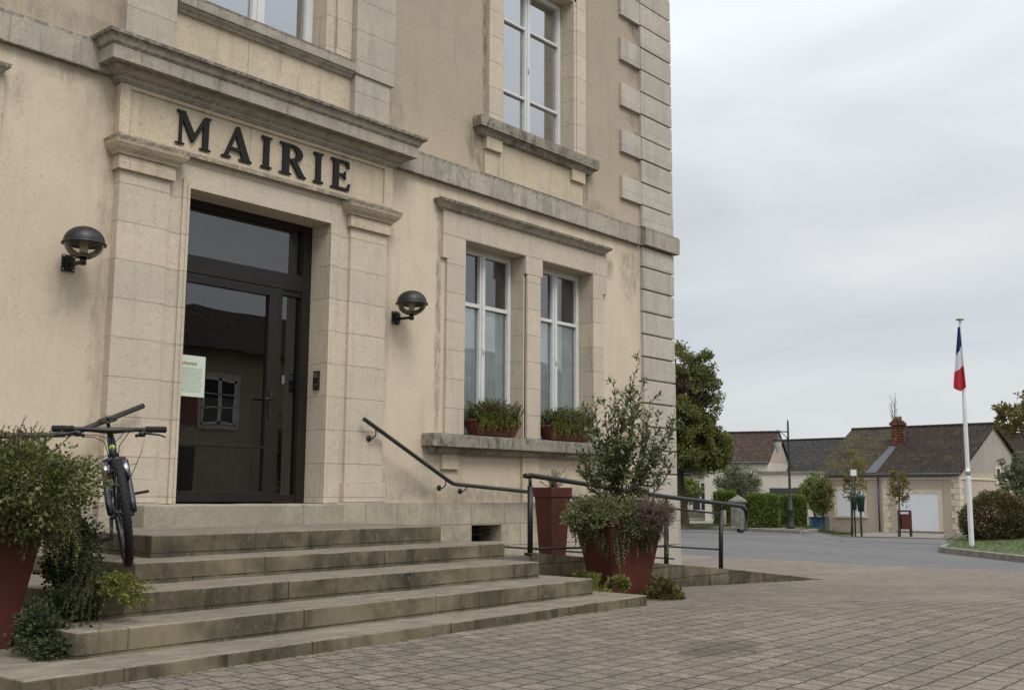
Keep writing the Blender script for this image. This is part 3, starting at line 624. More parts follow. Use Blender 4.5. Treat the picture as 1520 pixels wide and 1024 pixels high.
part(mc, 'curtain', m_plain('lobby curtain', (.30, .28, .25), .9), parent=door)
part(MB().box(7.01, 7.045, Y+.0, Y+.02, 2.13, 2.22), 'lock_plate', STEEL, parent=door)

# ================================================================ LETTERS
def glyph(name, splines, w, parent, x, z, h, lab):
    cu = bpy.data.curves.new(name, 'CURVE'); cu.dimensions = '2D'; cu.fill_mode = 'BOTH'; cu.extrude = .010; cu.bevel_depth = .001; cu.bevel_resolution = 1
    for pts in splines:
        s = cu.splines.new('POLY'); s.points.add(len(pts)-1)
        for i, p in enumerate(pts): s.points[i].co = (p[0]*w, p[1]*h, 0, 1)
        s.use_cyclic_u = True
    tmp = bpy.data.objects.new('tmp', cu); COL.objects.link(tmp); bpy.context.view_layer.update()
    me = bpy.data.meshes.new_from_object(tmp); bpy.data.objects.remove(tmp)
    me.transform(Matrix.Rotation(R(90), 4, 'X'))
    for p in me.polygons: p.use_smooth = False
    me.materials.clear()
    o = link(name, me, LETTER, parent); o.location = (x-6.5, 0, z-4.3); o['label'] = lab
    return o
sign = empty('lettering', (6.5, -.122, 4.3), label='black serif capital letters reading MAIRIE on the stone frieze above the door', cat='sign')
def serif(x0, x1, z, s=1, t=.035, k=.05): return []
ST = .27     # stem width of the narrow letters, in em of letter box
def I_(w=1.):
    s = .25
    return [[(0, 0), (1, 0), (1, .05), (1-s, .085), (1-s, .915), (1, .95), (1, 1), (0, 1), (0, .95), (s, .915), (s, .085), (0, .05)]]
def E_():
    return [[(0, 0), (.93, 0), (1, .25), (.93, .25), (.80, .075), (.40, .075), (.40, .475), (.66, .475), (.70, .37), (.76, .37), (.76, .64), (.70, .64), (.66, .545), (.40, .545), (.40, .925), (.76, .925), (.88, .77), (.95, .77), (.92, 1), (0, 1), (0, .96), (.13, .93), (.13, .07), (0, .04)]]
def M_():
    return [[(-.02, 0), (.24, 0), (.24, .035), (.155, .06), (.155, .76), (.46, .14), (.50, .14), (.79, .73), (.79, .06), (.70, .035), (.70, 0), (1.03, 0), (1.03, .035), (.955, .06), (.955, .94), (1.03, .965), (1.03, 1), (.83, 1), (.53, .40), (.23, 1), (0, 1), (0, .965), (.085, .93), (.085, .06), (-.02, .035)]]
def A_():
    return [[(-.03, 0), (.29, 0), (.29, .045), (.19, .08), (.26, .27), (.62, .27), (.69, .08), (.59, .045), (.59, 0), (1.03, 0), (1.03, .045), (.95, .08), (.56, 1.02), (.46, 1.02), (.07, .08), (-.03, .045)], [(.30, .355), (.445, .75), (.59, .355)]]
def arc(cx, cy, rx, ry, a0, a1, n_=12): return [(cx+rx*math.cos(R(lerp(a0, a1, i/n_))), cy+ry*math.sin(R(lerp(a0, a1, i/n_)))) for i in range(n_+1)]
def R_():
    out = [(0, 0), (.46, 0), (.46, .04), (.37, .07), (.37, .44), (.46, .44), (.74, .05), (.80, 0), (1.06, 0), (1.06, .04), (.98, .07), (.67, .47)]
    out += arc(.50, .73, .40, .27, -52, 90) + [(0, 1), (0, .96), (.12, .93), (.12, .07), (0, .04)]
    return [out, [(.37, .53)]+arc(.44, .73, .215, .195, -82, 90)+[(.37, .925)]]
for nm, sp_, x, w in (('M', M_(), 5.40, .37), ('A', A_(), 5.92, .34), ('I', I_(), 6.385, .13), ('R', R_(), 6.62, .33), ('I', I_(), 7.07, .13), ('E', E_(), 7.31, .275)):
    glyph('letter', sp_, w, sign, x, 4.3, .335, 'letter '+nm)

# ================================================================ STEPS, RAMP
steps = empty('entrance_steps', (6, -2.5, 0), label='weathered grey stone staircase of five broad steps and a pale threshold before the door', cat='steps')
def rough_slab(name, poly, z0, z1, mat, parent, bev=.014, jit=.0035, cut=.14):
    mb = MB().prism(poly, z0, z1); me = mb.mesh(name); bm = bmesh.new(); bm.from_mesh(me)
    es = [e for e in bm.edges if abs(e.calc_face_angle(0)) > .5 and max(v.co.z for v in e.verts) > z1-.001]
    bmesh.ops.bevel(bm, geom=es, offset=bev, segments=3, affect='EDGES', profile=.55, clamp_overlap=True)
    x0 = min(v.co.x for v in bm.verts); x1 = max(v.co.x for v in bm.verts); x = x0+cut
    while x < x1-.03:
        bmesh.ops.bisect_plane(bm, geom=bm.verts[:]+bm.edges[:]+bm.faces[:], plane_co=(x, 0, 0), plane_no=(1, 0, 0)); x += cut*rnd(.7, 1.3)
    for v in bm.verts:
        if v.co.z > z1-.05:
            k = noise.noise(v.co*3.1)*jit+noise.noise(v.co*11+Vector((5, 1, 2)))*jit*.8
            v.co.z += k; v.co.y += noise.noise(v.co*4.3+Vector((9, 3, 1)))*jit*1.4
    bm.to_mesh(me); bm.free()
    for p in me.polygons: p.use_smooth = False
    o = link(name, me, mat, parent); o.location = -Vector(parent.location); return o
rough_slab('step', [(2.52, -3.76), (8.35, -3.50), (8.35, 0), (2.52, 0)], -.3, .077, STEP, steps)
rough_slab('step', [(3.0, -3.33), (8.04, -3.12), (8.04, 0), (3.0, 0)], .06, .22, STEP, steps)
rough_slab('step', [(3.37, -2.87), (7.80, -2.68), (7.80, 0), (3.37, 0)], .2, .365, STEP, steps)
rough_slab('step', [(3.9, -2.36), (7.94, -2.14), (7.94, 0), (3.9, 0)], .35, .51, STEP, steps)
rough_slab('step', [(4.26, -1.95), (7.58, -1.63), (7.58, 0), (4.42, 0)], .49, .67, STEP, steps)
rough_slab('threshold', [(5.05, -.50), (7.45, -.34), (7.45, .26), (5.05, .26)], .65, .866, STEP_TOP, steps, jit=.004)
ramp = empty('ramp', (12, -.8, 0), label='grey concrete access ramp with low edge wall running along the town hall front', cat='ramp')
mb = MB(); ry = -1.62
pr = [(7.7, .355), (8.95, .33), (13.0, -.03), (16.1, -.345)]
n_ = len(pr)
vs = [(x, ry, z) for x, z in pr]+[(x, -.0, z) for x, z in pr]+[(x, ry, -.7) for x, z in pr]+[(x, -.0, -.7) for x, z in pr]
fs = []
for i in range(n_-1): fs += [(i, i+1, n_+i+1, n_+i), (2*n_+i, 2*n_+i+1, i+1, i), (n_+i, n_+i+1, 3*n_+i+1, 3*n_+i)]
fs += [(0, n_, 3*n_, 2*n_), (n_-1, 2*n_+n_-1, 3*n_+n_-1, 2*n_-1)]
mb.add(vs, fs); o = mb.build('ramp_slab', RAMPM, ramp); o.location = (-12, .8, 0)
mb = MB()
for (xa, za), (xb, zb) in zip(pr[1:], pr[2:]):
    mb.add([(xa, ry-.10, za+.03), (xb, ry-.10, zb+.03), (xb, ry+.08, zb+.03), (xa, ry+.08, za+.03), (xa, ry-.10, -.7), (xb, ry-.10, -.7), (xb, ry+.08, -.7), (xa, ry+.08, -.7)],
           [(0, 1, 2, 3), (4, 5, 1, 0), (5, 6, 2, 1), (6, 7, 3, 2), (7, 4, 0, 3)])
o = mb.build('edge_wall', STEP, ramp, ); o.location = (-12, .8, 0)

# ================================================================ HANDRAILS
RAIL = m_plain('black railing paint', (.007, .008, .009), .5, .0, .5, .3, 12)
RAILG = m_plain('grey handrail steel', (.035, .033, .031), .45, .2, .5, .3, 12)
def wobj(mb, name, mat, parent, bevel=0):
    o = mb.build(name, mat, parent, bevel); o.location = -Vector(parent.location); return o
def rz(x): return prof([(7.7, .36), (8.95, .345), (13.0, -.01), (16.1, -.32)], x)
hr = empty('handrail', (8.5, -.2, .67), label='grey tube handrail on wall brackets, sloping down beside the double window', cat='handrail', group='handrails on the front wall')
wobj(MB().tube([(7.81, -.2, 1.78), (7.83, -.2, 1.775), (9.19, -.2, 1.115), (9.25, -.2, 1.095), (9.32, -.2, 1.088), (10.7, -.2, 1.005), (14.1, -.2, .74)], .024, 12), 'rail', RAILG, hr)
for x, z in ((7.97, 1.58), (9.09, 1.045), (9.45, 1.01), (11.3, .90), (12.9, .78)):
    zz = prof([(7.81, 1.78), (9.22, 1.10), (10.7, 1.005), (14.1, .74)], x+.02)
    wobj(MB().tube([(x, -.1, z-.0), (x, -.16, z-.005), (x+.02, -.2, z+.03), (x+.02, -.2, zz-.02)], .008, 8).lathe([(0, 0), (.035, 0), (.035, -.012), (0, -.012)], (x, -.105, z), 14, (0, 1, 0)), 'bracket', RAILG, hr)
wobj(MB().tube([(9.3, -.2, .40), (14.1, -.2, .02)], .012, 8), 'lower_bar', RAIL, hr)
hl = empty('handrail', (4.0, -.2, .67), label='grey tube handrail fixed to the left door pilaster, behind the bicycle', cat='handrail', group='handrails on the front wall')
q0 = onY(213, 602, -.2); q1 = onY(112, 642, -.2); wobj(MB().tube([q0, q1, q1+Vector((-.08, 0, -.02)), q1+Vector((-1.6, 0, -.12))], .024, 12), 'rail', RAILG, hl)
for x, z in ((4.3, q1.z-.12), (3.0, q1.z-.25)):
    zz = prof([(q1.x-1.68, q1.z-.14), (q1.x, q1.z), (q0.x, q0.z)], x-.02)
    wobj(MB().tube([(x, -.1, z), (x, -.16, z-.005), (x-.02, -.2, z+.03), (x-.02, -.2, zz-.02)], .008, 8).lathe([(0, 0), (.035, 0), (.035, -.012), (0, -.012)], (x, -.105, z), 14, (0, 1, 0)), 'bracket', RAILG, hl)
rl = empty('railing', (11, -1.6, 0), label='black tube railing with three posts along the outer edge of the ramp', cat='railing')
PY = -1.60
posts = [onY(787, 829, PY), onY(989, 845, PY), onY(1070, 847, PY)]
tops = [onY(787, 708, PY), onY(989, 737, PY), onY(1070, 747, PY)]
a0 = onY(779, 706, PY)
e1 = onY(1100, 751, PY); e2 = onY(1107, 757, PY); e3 = onY(1109, 770, PY); e4 = onY(1107, 784, PY); e5 = onY(1101, 788, PY); e6 = onY(1096, 787, PY)
wobj(MB().tube([a0, onY(783, 706.5, PY), tops[0]-Vector((0, 0, -.02)), tops[1], tops[2], e1, e2, e3, e4, e5, e6], [.028]*11, 12), 'top_rail', RAIL, rl)
for i, (p, t_) in enumerate(zip(posts, tops)):
    b0 = Vector((p.x, PY, rz(p.x)-.03)) if i == 0 else Vector((p.x, PY, min(p.z, rz(p.x))-.03))
    wobj(MB().tube([b0, (t_.x, PY, t_.z-.09)], .030, 14).tube([(t_.x, PY, t_.z-.1), (t_.x, PY, t_.z-.01)], .019, 10).lathe([(0, 0), (.06, 0), (.06, .012), (.035, .014)], (p.x, PY, rz(p.x)+.0), 16), 'post', RAIL, rl)
for dz, nm in ((.62, 'lower_bar'), (.14, 'middle_bar')):
    a, b, c = tops[0]-Vector((0, 0, dz+.14)), tops[1]-Vector((0, 0, dz)), tops[2]-Vector((0, 0, dz))
    wobj(MB().tube([b, c] if dz < .5 else [a, b, c], .013, 8), nm, RAIL, rl)
# ================================================================ WALL LAMPS, INTERCOM, NOTICE
def wall_lamp(x, z, label):
    L0 = empty('wall_lamp', (x, 0, z), label=label, cat='lamp', group='globe lamps either side of the door')
    cy = -.275
    MB().box(-.06, .06, -.022, .0, -.075, .075).box(-.035, .035, -.055, -.022, -.055, .05).build('bracket_plate', BLACK, L0, .004)
    MB().tube([(0, -.05, -.015), (0, -.16, -.02), (0, cy-.0, -.02)], .017, 10).tube([(0, cy, -.05), (0, cy, .02)], .028, 12).lathe([(.0, .018), (.075, .02), (.08, .028), (.06, .036), (0, .036)], (0, cy, 0), 24).build('arm', BLACK, L0)
    R_g = .168; zc = .145
    MB().lathe([(R_g*math.sin(a), -R_g*.86*math.cos(a)) for a in [R(24+i*66/10) for i in range(11)]], (0, cy, zc), 32).build('globe', GLASSL, L0)
    dome = MB().lathe([(R_g*1.03*math.cos(R(a)), R_g*.84*math.sin(R(a))) for a in range(0, 91, 9)], (0, cy, zc+.005), 32)
    dome.lathe([(R_g*1.03, .005), (R_g*1.11, -.004), (R_g*1.12, -.016), (R_g*1.06, -.018), (R_g*1.0, .0)], (0, cy, zc), 32)
    dome.build('dome', BLACK, L0); MB().lathe([(R_g*.99*math.cos(R(a)), R_g*.80*math.sin(R(a))) for a in range(90, -1, -9)], (0, cy, zc+.003), 32).build('reflector', m_plain('pale reflector', (.30, .28, .22), .7), L0)
    MB().lathe([(.036, .036), (.036, .17), (.0, .18)], (0, cy, 0), 16).build('bulb', m_plain('frosted lamp tube', (.45, .44, .38), .3, 0), L0)
    bolts = MB()
    for sx in (-1, 1):
        for sz in (-1, 1): bolts.lathe([(0, .003), (.008, .002), (.009, 0)], (sx*.045, -.022, sz*.058), 8, (0, -1, 0))
    o = bolts.build('bolt_set', STEEL, L0); return L0
wall_lamp(4.47, 2.975, 'black domed globe lamp on the render wall left of the door pilaster')
wall_lamp(8.43, 3.00, 'black domed globe lamp on the render wall between door and double window')
ic = empty('intercom', (7.34, .06, 2.18), label='small brown door intercom on the right stone reveal of the entrance', cat='intercom')
MB().box(-.005, .02, -.045, .045, -.10, .105).build('housing', m_plain('brown intercom metal', (.03, .02, .016), .4, .3), ic, .005)
MB().box(-.009, -.0055, -.03, .03, .03, .085).box(-.009, -.0055, -.012, .012, -.06, -.035).build('panel', STEEL, ic)
nt_ = empty('notice', (5.9, .195, 2.11), label='pale green printed notice taped inside the door glass', cat='notice')
PAPER = m_plain('pale green paper', (.56, .62, .53), .8, 0, .2, .04, 6)
MB().box(-.19, .145, -.004, -.001, -.20, .205).build('paper', PAPER, nt_)
INK = m_plain('printed ink', (.22, .27, .2), .8); INKR = m_plain('red script ink', (.33, .13, .07), .8)
tl = MB()
for i in range(13):
    z = .075-i*.019; a = -.16 if i % 4 else -.13
    x = a
    while x < .10:
        w = rnd(.015, .045); tl.box(x, min(x+w, .115), -.0055, -.0045, z, z+.005); x += w+.008
tl.build('text', INK, nt_)
ti = MB(); pts = []
for i in range(70): pts.append((-.17+i*.0032, -.006, .125+.014*math.sin(i*.9)*(1 if i % 11 else .2)+.004*math.sin(i*.31)))
ti.tube(pts, .0026, 5).build('title', INKR, nt_)

# ================================================================ PLANTERS
def planter(name, loc, rz_, sb, st, h, label, grp):
    p = empty(name, loc, rz_, label=label, cat='planter', group=grp)
    a, b = sb/2, st/2; t = .028; mb = MB()
    def ring(s, z): return [(-s, -s, z), (s, -s, z), (s, s, z), (-s, s, z)]
    kb = lerp(a, b, .86)
    mb.add(ring(a, 0)+ring(kb, h*.86)+ring(kb+.012, h*.865)+ring(b+.012, h)+ring(b-t, h)+ring(b-t-.02, h-.09),
           [(3, 2, 1, 0)]+[(4*k+i, 4*k+(i+1) % 4, 4*k+4+(i+1) % 4, 4*k+4+i) for k in range(5) for i in range(4)])
    mb.build('pot', REDPOT, p, .005); MB().add(ring(b-t-.012, h-.06), [(0, 1, 2, 3)]).build('soil', SOIL, p); return p
planter('planter', (2.76, -2.42, .077), 0, .42, .66, .78, 'large dark red tapered planter standing left of the steps beside the bicycle', 'dark red square planters')
pb = at(919, 884, 11.35); pbz = -.035
ang = math.atan2(-(CAM-pb).x, (CAM-pb).y)    # rotation that turns local +y towards the camera
big = planter('planter', (pb.x, pb.y, pbz), ang+R(34), .42, .68, .80, 'large dark red tapered planter at the right end of the steps, under the tall shrub', 'dark red square planters')
ps = onY(820, 823, -1.15)
planter('planter', (ps.x, ps.y, rz(ps.x)), math.atan2(-(CAM-ps).x, (CAM-ps).y)+R(42), .22, .31, .80, 'narrow dark red planter on the ramp behind the railing post', 'dark red square planters')

# ================================================================ VEGETATION TOOLS
def blob(mb, c, rad, n, ln, wd, rough=.28, f=2.2, shell=.45, upb=.25, cl=.0, clf=3.0, seed=0, zmin=None, inside=None):
    c = Vector(c); so_ = Vector((seed*7.3, seed*3.1, seed*1.7)); k = 0; tries = 0
    while k < n and tries < n*12:
        tries += 1
        d = rvec(); rr = 1+rough*noise.noise(d*f+so_)+rough*.5*noise.noise(d*f*2.7+so_)
        q = (shell+(1-shell)*random.random())**.8*rr
        p = c+Vector((d.x*rad[0], d.y*rad[1], d.z*rad[2]))*q
        if cl and noise.noise(p*clf+so_) < cl-.35: continue
        if zmin is not None and p.z < zmin: continue
        if inside and not inside(p): continue
        o = (d+rvec()*.9+Vector((0, 0, upb))); s = rnd(.65, 1.25)
        mb.leaf(p, o, rvec(), ln*s, wd*s, .25); k += 1
def shoot(ml_, mt_, a, b, bend, n, ln, wd, r0=.006, start=.25, spread=.9, pair=False, zig=.0, droop=.0):
    a, b = Vector(a), Vector(b); pts = []
    for i in range(9):
        t = i/8; p = a.lerp(b, t)+bend*math.sin(t*math.pi)+Vector((0, 0, -droop*t*t)); p += rvec()*zig*(1 if 0 < i < 8 else 0); pts.append(p)
    mt_.tube(pts, [lerp(r0, r0*.35, i/8) for i in range(9)], 5, False)
    ph = rnd(0, 6)
    for i in range(n):
        t = start+(1-start)*i/max(1, n-1); k = min(7, int(t*8)); fr = t*8-k; p = pts[k].lerp(pts[k+1], fr); ax = (pts[k+1]-pts[k]).normalized()
        u = ax.orthogonal().normalized(); w = ax.cross(u)
        for j in range(2 if pair else 1):
            ph_ = ph+i*2.4+j*math.pi; out = u*math.cos(ph_)+w*math.sin(ph_); s = rnd(.75, 1.2)*(1-.35*(t > .93))
            ml_.leaf(p, (out*spread+ax*rnd(.5, 1.)+rvec()*.2), ax, ln*s, wd*s, .22)
    return pts
L_MIX = m_leaf('small green leaves', [(.03, .040, .012), (.07, .088, .022), (.15, .165, .045), (.30, .30, .15)], .5, .25, 5, (.075, .035, .022))
L_DARK = m_leaf('dark ivy leaves', [(.02, .028, .012), (.04, .056, .02), (.085, .10, .04)], .65, .2, 4)
L_FERN = m_leaf('yellow green leaves', [(.07, .088, .018), (.16, .18, .035), (.26, .26, .07)], .5, .35, 5)
L_LAUR = m_leaf('laurel leaves', [(.05, .068, .024), (.10, .125, .05), (.23, .25, .13)], .32, .2, 4)
L_VAR = m_leaf('variegated trailing leaves', [(.06, .07, .024), (.14, .155, .06), (.32, .32, .18)], .5, .25, 7)
L_PURP = m_leaf('purple sprigs', [(.085, .052, .045), (.17, .11, .09), (.27, .20, .16)], .7, .15, 6)
L_TREE = m_leaf('broadleaf tree leaves', [(.04, .052, .014), (.085, .105, .024), (.17, .175, .045), (.26, .23, .07)], .5, .3, .9)
L_HEDGE = m_leaf('hedge leaves', [(.055, .08, .016), (.13, .175, .03), (.24, .28, .07)], .5, .3, 1.5)
L_YEL = m_leaf('autumn yellow leaves', [(.08, .08, .022), (.15, .13, .035), (.24, .18, .05)], .5, .35, 1.2)
L_RED = m_leaf('bronze shrub leaves', [(.035, .037, .015), (.075, .072, .025), (.12, .10, .04), (.18, .11, .055)], .5, .2, 1.6, (.12, .055, .035))
def plant(name, loc, label, cat='plant', group=None): return empty(name, loc, label=label, cat=cat, group=group)
def finish(root, ml_, mt_, mleaf, mtw=None, nm='foliage'):
    o = ml_.build(nm, mleaf, root); o.location = -Vector(root.location)
    if mt_ is not None and mt_.v: o2 = mt_.build('stems', mtw or TWIG, root); o2.location = -Vector(root.location)
    return o

# plant in the left planter
pl = Vector((2.76, -2.42, .857)); rt_ = plant('bushy_plant', pl, 'dense small leaved green plant spilling over the left planter beside the bicycle handlebar')
ml_, mt_ = MB(), MB(); c = at(22, 716, 6.3)
blob(ml_, c, (.47, .47, .27), 10500, .030, .017, .34, 2.5, .35, .3, .12, 4, 1)
blob(ml_, c+Vector((.03, -.06, -.12)), (.36, .36, .24), 3000, .030, .018, .4, 3, .5, .0, .1, 5, 2)
for i in range(46):
    a = rnd(0, 6.28); r0 = rnd(0, .16); b_ = pl+Vector((math.cos(a)*r0, math.sin(a)*r0, -.03)); rr = rnd(.1, .50)
    e = c+Vector((math.cos(a)*rr, math.sin(a)*rr, rnd(.12, .34)*(1.0 if rr < .3 else .5)))
    shoot(ml_, mt_, b_, e, rvec()*.05, 22, .026, .014, .005, .3, .9, True, .006)
for u, v in ((38, 618), (6, 632), (55, 628), (75, 640), (100, 634), (22, 645), (138, 676), (128, 690)):
    shoot(ml_, mt_, pl+Vector((rnd(-.1, .1), rnd(-.1, .1), 0)), at(u, v, rnd(6.1, 6.5)), rvec()*.04, 26, .024, .012, .005, .45, .8, True, .006)
for i in range(40):
    u = rnd(10, 105); s0 = at(u, rnd(755, 785), 6.15+rnd(-.1, .15)); e = s0+Vector((rnd(.0, .08), rnd(-.1, 0), -rnd(.08, .26)))
    shoot(ml_, mt_, s0+Vector((0, .05, .05)), e, Vector((.02, -.04, 0)), 16, .022, .014, .003, .1, .9, True, .006)
finish(rt_, ml_, mt_, L_MIX)
# ivy falling behind the pot onto the steps
rt_ = plant('ivy', (3.15, -2.6, .22), 'dark ivy trailing down the steps between the left planter and the bicycle')
ml_, mt_ = MB(), MB()
for (u, v, d, rx, rz_, n_) in ((112, 800, 6.9, .16, .16, 900), (108, 860, 6.7, .16, .15, 1000), (95, 905, 6.45, .17, .14, 1100), (72, 945, 6.15, .18, .09, 900), (78, 965, 6.0, .12, .07, 350), (140, 872, 6.75, .17, .10, 600), (95, 835, 6.8, .14, .14, 800), (55, 925, 6.1, .12, .12, 400)):
    blob(ml_, at(u, v, d), (rx, rx*.8, rz_), int(n_*1.3), .028, .021, .5, 3, .3, .2, .15, 6, u)
for i in range(24):
    a = at(rnd(90, 130), rnd(790, 880), rnd(6.6, 6.9)); e = at(rnd(60, 150), rnd(880, 975), rnd(6.0, 6.4)); shoot(ml_, mt_, a, e, Vector((.05, -.08, .1)), 24, .026, .02, .003, .1, .9, False, .015)
finish(rt_, ml_, mt_, L_DARK)
rt_ = plant('fern_weed', (3.6, -3.0, .22), 'bright yellow green leafy weed spreading over the left end of the steps below the bicycle')
ml_, mt_ = MB(), MB(); b_ = at(118, 868, 6.75)
for (u, v) in ((222, 862), (212, 866), (200, 864), (188, 860), (172, 858), (160, 864), (150, 862), (222, 898), (226, 888), (210, 910), (200, 900), (190, 890), (215, 882), (195, 880), (178, 880), (228, 874), (165, 874), (150, 874), (205, 874)):
    e = at(u, v, rnd(6.2, 6.5)); P = shoot(ml_, mt_, b_+rvec()*.03, e, Vector((0, 0, rnd(.0, .05))), 22, .034, .014, .003, .2, 1.0, True, .008)
    for k in (4, 6):
        for j in (0, 1): shoot(ml_, mt_, P[k], P[k]+(P[k]-P[k-1]).normalized()*rnd(.04, .08)+rvec()*.045, rvec()*.01, 10, .026, .012, .0015, .1, 1., True)
finish(rt_, ml_, mt_, L_FERN)

# tall shrub and trailing plants in the right planter
zt = pbz+.77; base = Vector((pb.x, pb.y, zt-.05))
rt_ = plant('laurel_shrub', (pb.x, pb.y, zt), 'tall sparse shrub with upright shoots growing from the right red planter', 'shrub')
ml_, mt_ = MB(), MB(); D0 = 11.35
tips = [(949, 534, 1.), (936, 562, .9), (911, 562, .9), (905, 590, .7), (880, 588, .8), (866, 598, .6), (897, 596, .7), (957, 566, .9), (966, 592, .8), (925, 600, .8), (979, 612, .8), (1002, 612, .9), (1003, 634, .8), (992, 640, .8), (951, 598, .9),
        (853, 664, .6), (856, 690, .5), (870, 640, .7), (882, 650, .8), (862, 676, .5), (998, 662, .7), (996, 690, .6), (985, 705, .5), (940, 620, .8), (915, 640, .8), (962, 640, .8), (890, 680, .6), (930, 655, .8), (950, 670, .7), (975, 670, .7), (902, 655, .7), (868, 705, .5), (930, 590, .8), (943, 575, .8), (960, 610, .8), (920, 620, .8)]
for (u, v, w) in tips:
    e = at(u, v, D0+rnd(-.28, .28)); b0 = base+Vector((rnd(-.08, .08), rnd(-.08, .08), 0)); hgt = (e-b0).length
    out = Vector((e.x-b0.x, e.y-b0.y, 0))*rnd(-.22, -.05) if rnd(0, 1) < .3 else Vector((e.x-b0.x, e.y-b0.y, 0))*rnd(.0, .22)
    P = shoot(ml_, mt_, b0, e, out, int(hgt*24), .090, .034, .0075, .3, 1.0, False, .009)
    for k in range(3, 8):
        for j in range(2 if k in (3, 5) else 1):
            dd = (rvec()+Vector((0, 0, .9))).normalized(); q = P[k].lerp(P[k+1], rnd(0, 1)); shoot(ml_, mt_, q, q+dd*rnd(.10, .22)*(.7+.5*(k < 6)), rvec()*.015, 6, .082, .031, .003, .25, 1.0)
finish(rt_, ml_, mt_, L_LAUR)
rt_ = plant('trailing_plant', (pb.x, pb.y, zt+.01), 'pale green trailing foliage hanging over the rim of the right red planter')
ml_, mt_ = MB(), MB()
blob(ml_, at(903, 760, 11.2), (.45, .42, .19), 8200, .030, .019, .35, 3, .4, .1, .1, 5, 5)
blob(ml_, at(868, 770, 11.15), (.22, .22, .20), 3200, .030, .019, .35, 3, .4, .0, .1, 5, 6)
blob(ml_, at(945, 778, 11.1), (.24, .2, .14), 1800, .028, .018, .35, 3, .4, .0, .1, 5, 8)
for i in range(85):
    u = rnd(848, 985); s0 = at(u, rnd(765, 785), 10.95+abs(u-912)*.003+rnd(0, .1)); dr = rnd(.1, .30) if abs(u-905) > 18 else rnd(.15, .47)
    e = s0+Vector((rnd(-.04, .04), rnd(-.1, -.02), -dr)); shoot(ml_, mt_, s0+Vector((0, .1, .05)), e, Vector((0, -.05, .03)), int(dr*110)+8, .026, .017, .0025, .1, .9, True, .008)
finish(rt_, ml_, mt_, L_VAR)
rt_ = plant('heather', (pb.x+.3, pb.y-.2, zt+.02), 'purple brown dried heather on the right side of the large right planter')
ml_, mt_ = MB(), MB(); c = at(968, 766, 11.05)
for i in range(300):
    d = rvec(); d.z = d.z*.8+.15; e = c+Vector((d.x*.27, d.y*.25, d.z*.23)); shoot(ml_, mt_, c+Vector((d.x*.05, d.y*.05, d.z*.03)), e, rvec()*.02, 16, .014, .007, .002, .35, .8, True, .004)
blob(ml_, c, (.24, .24, .19), 3600, .014, .008, .3, 3, .3, .1, 0, 5, 9)
finish(rt_, ml_, mt_, L_PURP)
# plants in the narrow planter
sp0 = Vector((ps.x, ps.y, rz(ps.x)+.77)); rt_ = plant('small_shrub', sp0, 'small grey green sprigs in the narrow red planter on the ramp')
ml_, mt_ = MB(), MB()
for i in range(26): shoot(ml_, mt_, sp0+Vector((rnd(-.04, .04), rnd(-.04, .04), 0)), sp0+Vector((rnd(-.15, .15), rnd(-.15, .15), rnd(.06, .24))), rvec()*.02, 16, .026, .010, .003, .2, .8, True, .005)
finish(rt_, ml_, mt_, L_LAUR)
# weeds at the foot of the right planter
rt_ = plant('weed_clump', at(985, 898, 10.9), 'green and rusty red weeds growing at the foot of the right planter on the paving')
ml_, mt_ = MB(), MB(); c0 = at(982, 900, 10.9)
for (u, v) in ((1010, 872), (1012, 890), (1005, 865), (995, 855), (985, 850), (975, 852), (965, 846), (970, 860), (1015, 880), (950, 880), (940, 890), (960, 868), (990, 868), (1000, 878), (945, 898), (1008, 898), (980, 858), (955, 905), (930, 895), (968, 882), (996, 888)):
    b0 = at(lerp(u, 978, .6), 904, 10.9+rnd(-.1, .3)); b0.z = gz(b0.x, b0.y)+.01
    P = shoot(ml_, mt_, b0, at(u, v, 10.9+rnd(-.2, .3)), rvec()*.04, 26, .036, .020, .003, .2, .9, True, .012)
    for k in (4, 6): shoot(ml_, mt_, P[k], P[k]+rvec()*.08, rvec()*.01, 10, .03, .017, .002, .2, .9, True)
blob(ml_, c0+Vector((0, 0, .09)), (.22, .2, .13), 1500, .034, .02, .4, 3, .2, .2, .15, 6, 12, gz(c0.x, c0.y))
finish(rt_, ml_, mt_, m_leaf('weed leaves', [(.04, .055, .014), (.09, .10, .025), (.15, .11, .03), (.10, .05, .03)], .55, .3, 6))
rt_ = plant('weed_clump', at(890, 872, 10.9), 'low bright green weeds in the corner between the steps and the right planter')
ml_, mt_ = MB(), MB()
for (u, v, d) in ((876, 878, 10.6), (888, 884, 10.5), (862, 855, 11.1), (900, 884, 10.5), (880, 858, 11.0), (925, 868, 10.75), (920, 862, 10.75)):
    blob(ml_, at(u, v, d), (.07, .07, .05), 150, .04, .026, .4, 3, .2, .3, 0, 5, u)
for i in range(14): shoot(ml_, mt_, at(rnd(870, 900), 886, 10.5), at(rnd(858, 905), rnd(850, 880), 10.7), rvec()*.02, 12, .036, .022, .002, .2, .9, True)
finish(rt_, ml_, mt_, L_FERN)
# grass and moss tufts in step joints
rt_ = plant('moss_tufts', (5, -3.6, 0), 'low moss and tiny weeds along the foot of the bottom step', 'weeds'); rt_['kind'] = 'stuff'
ml_ = MB()
for i in range(900):
    x = 2.6+5.9*random.random()**.7; y = lerp(-3.76, -3.50, (x-2.52)/5.83)-rnd(.0, .035)-.012
    if noise.noise(Vector((x*2.2, 0, 0))) < .02: continue
    z = gz(x, y); ml_.leaf(Vector((x, y, z)), Vector((rnd(-1, 1), rnd(-1, .2), rnd(.2, 1.2))), rvec(), rnd(.008, .022), .006, .2)
finish(rt_, ml_, None, L_FERN)

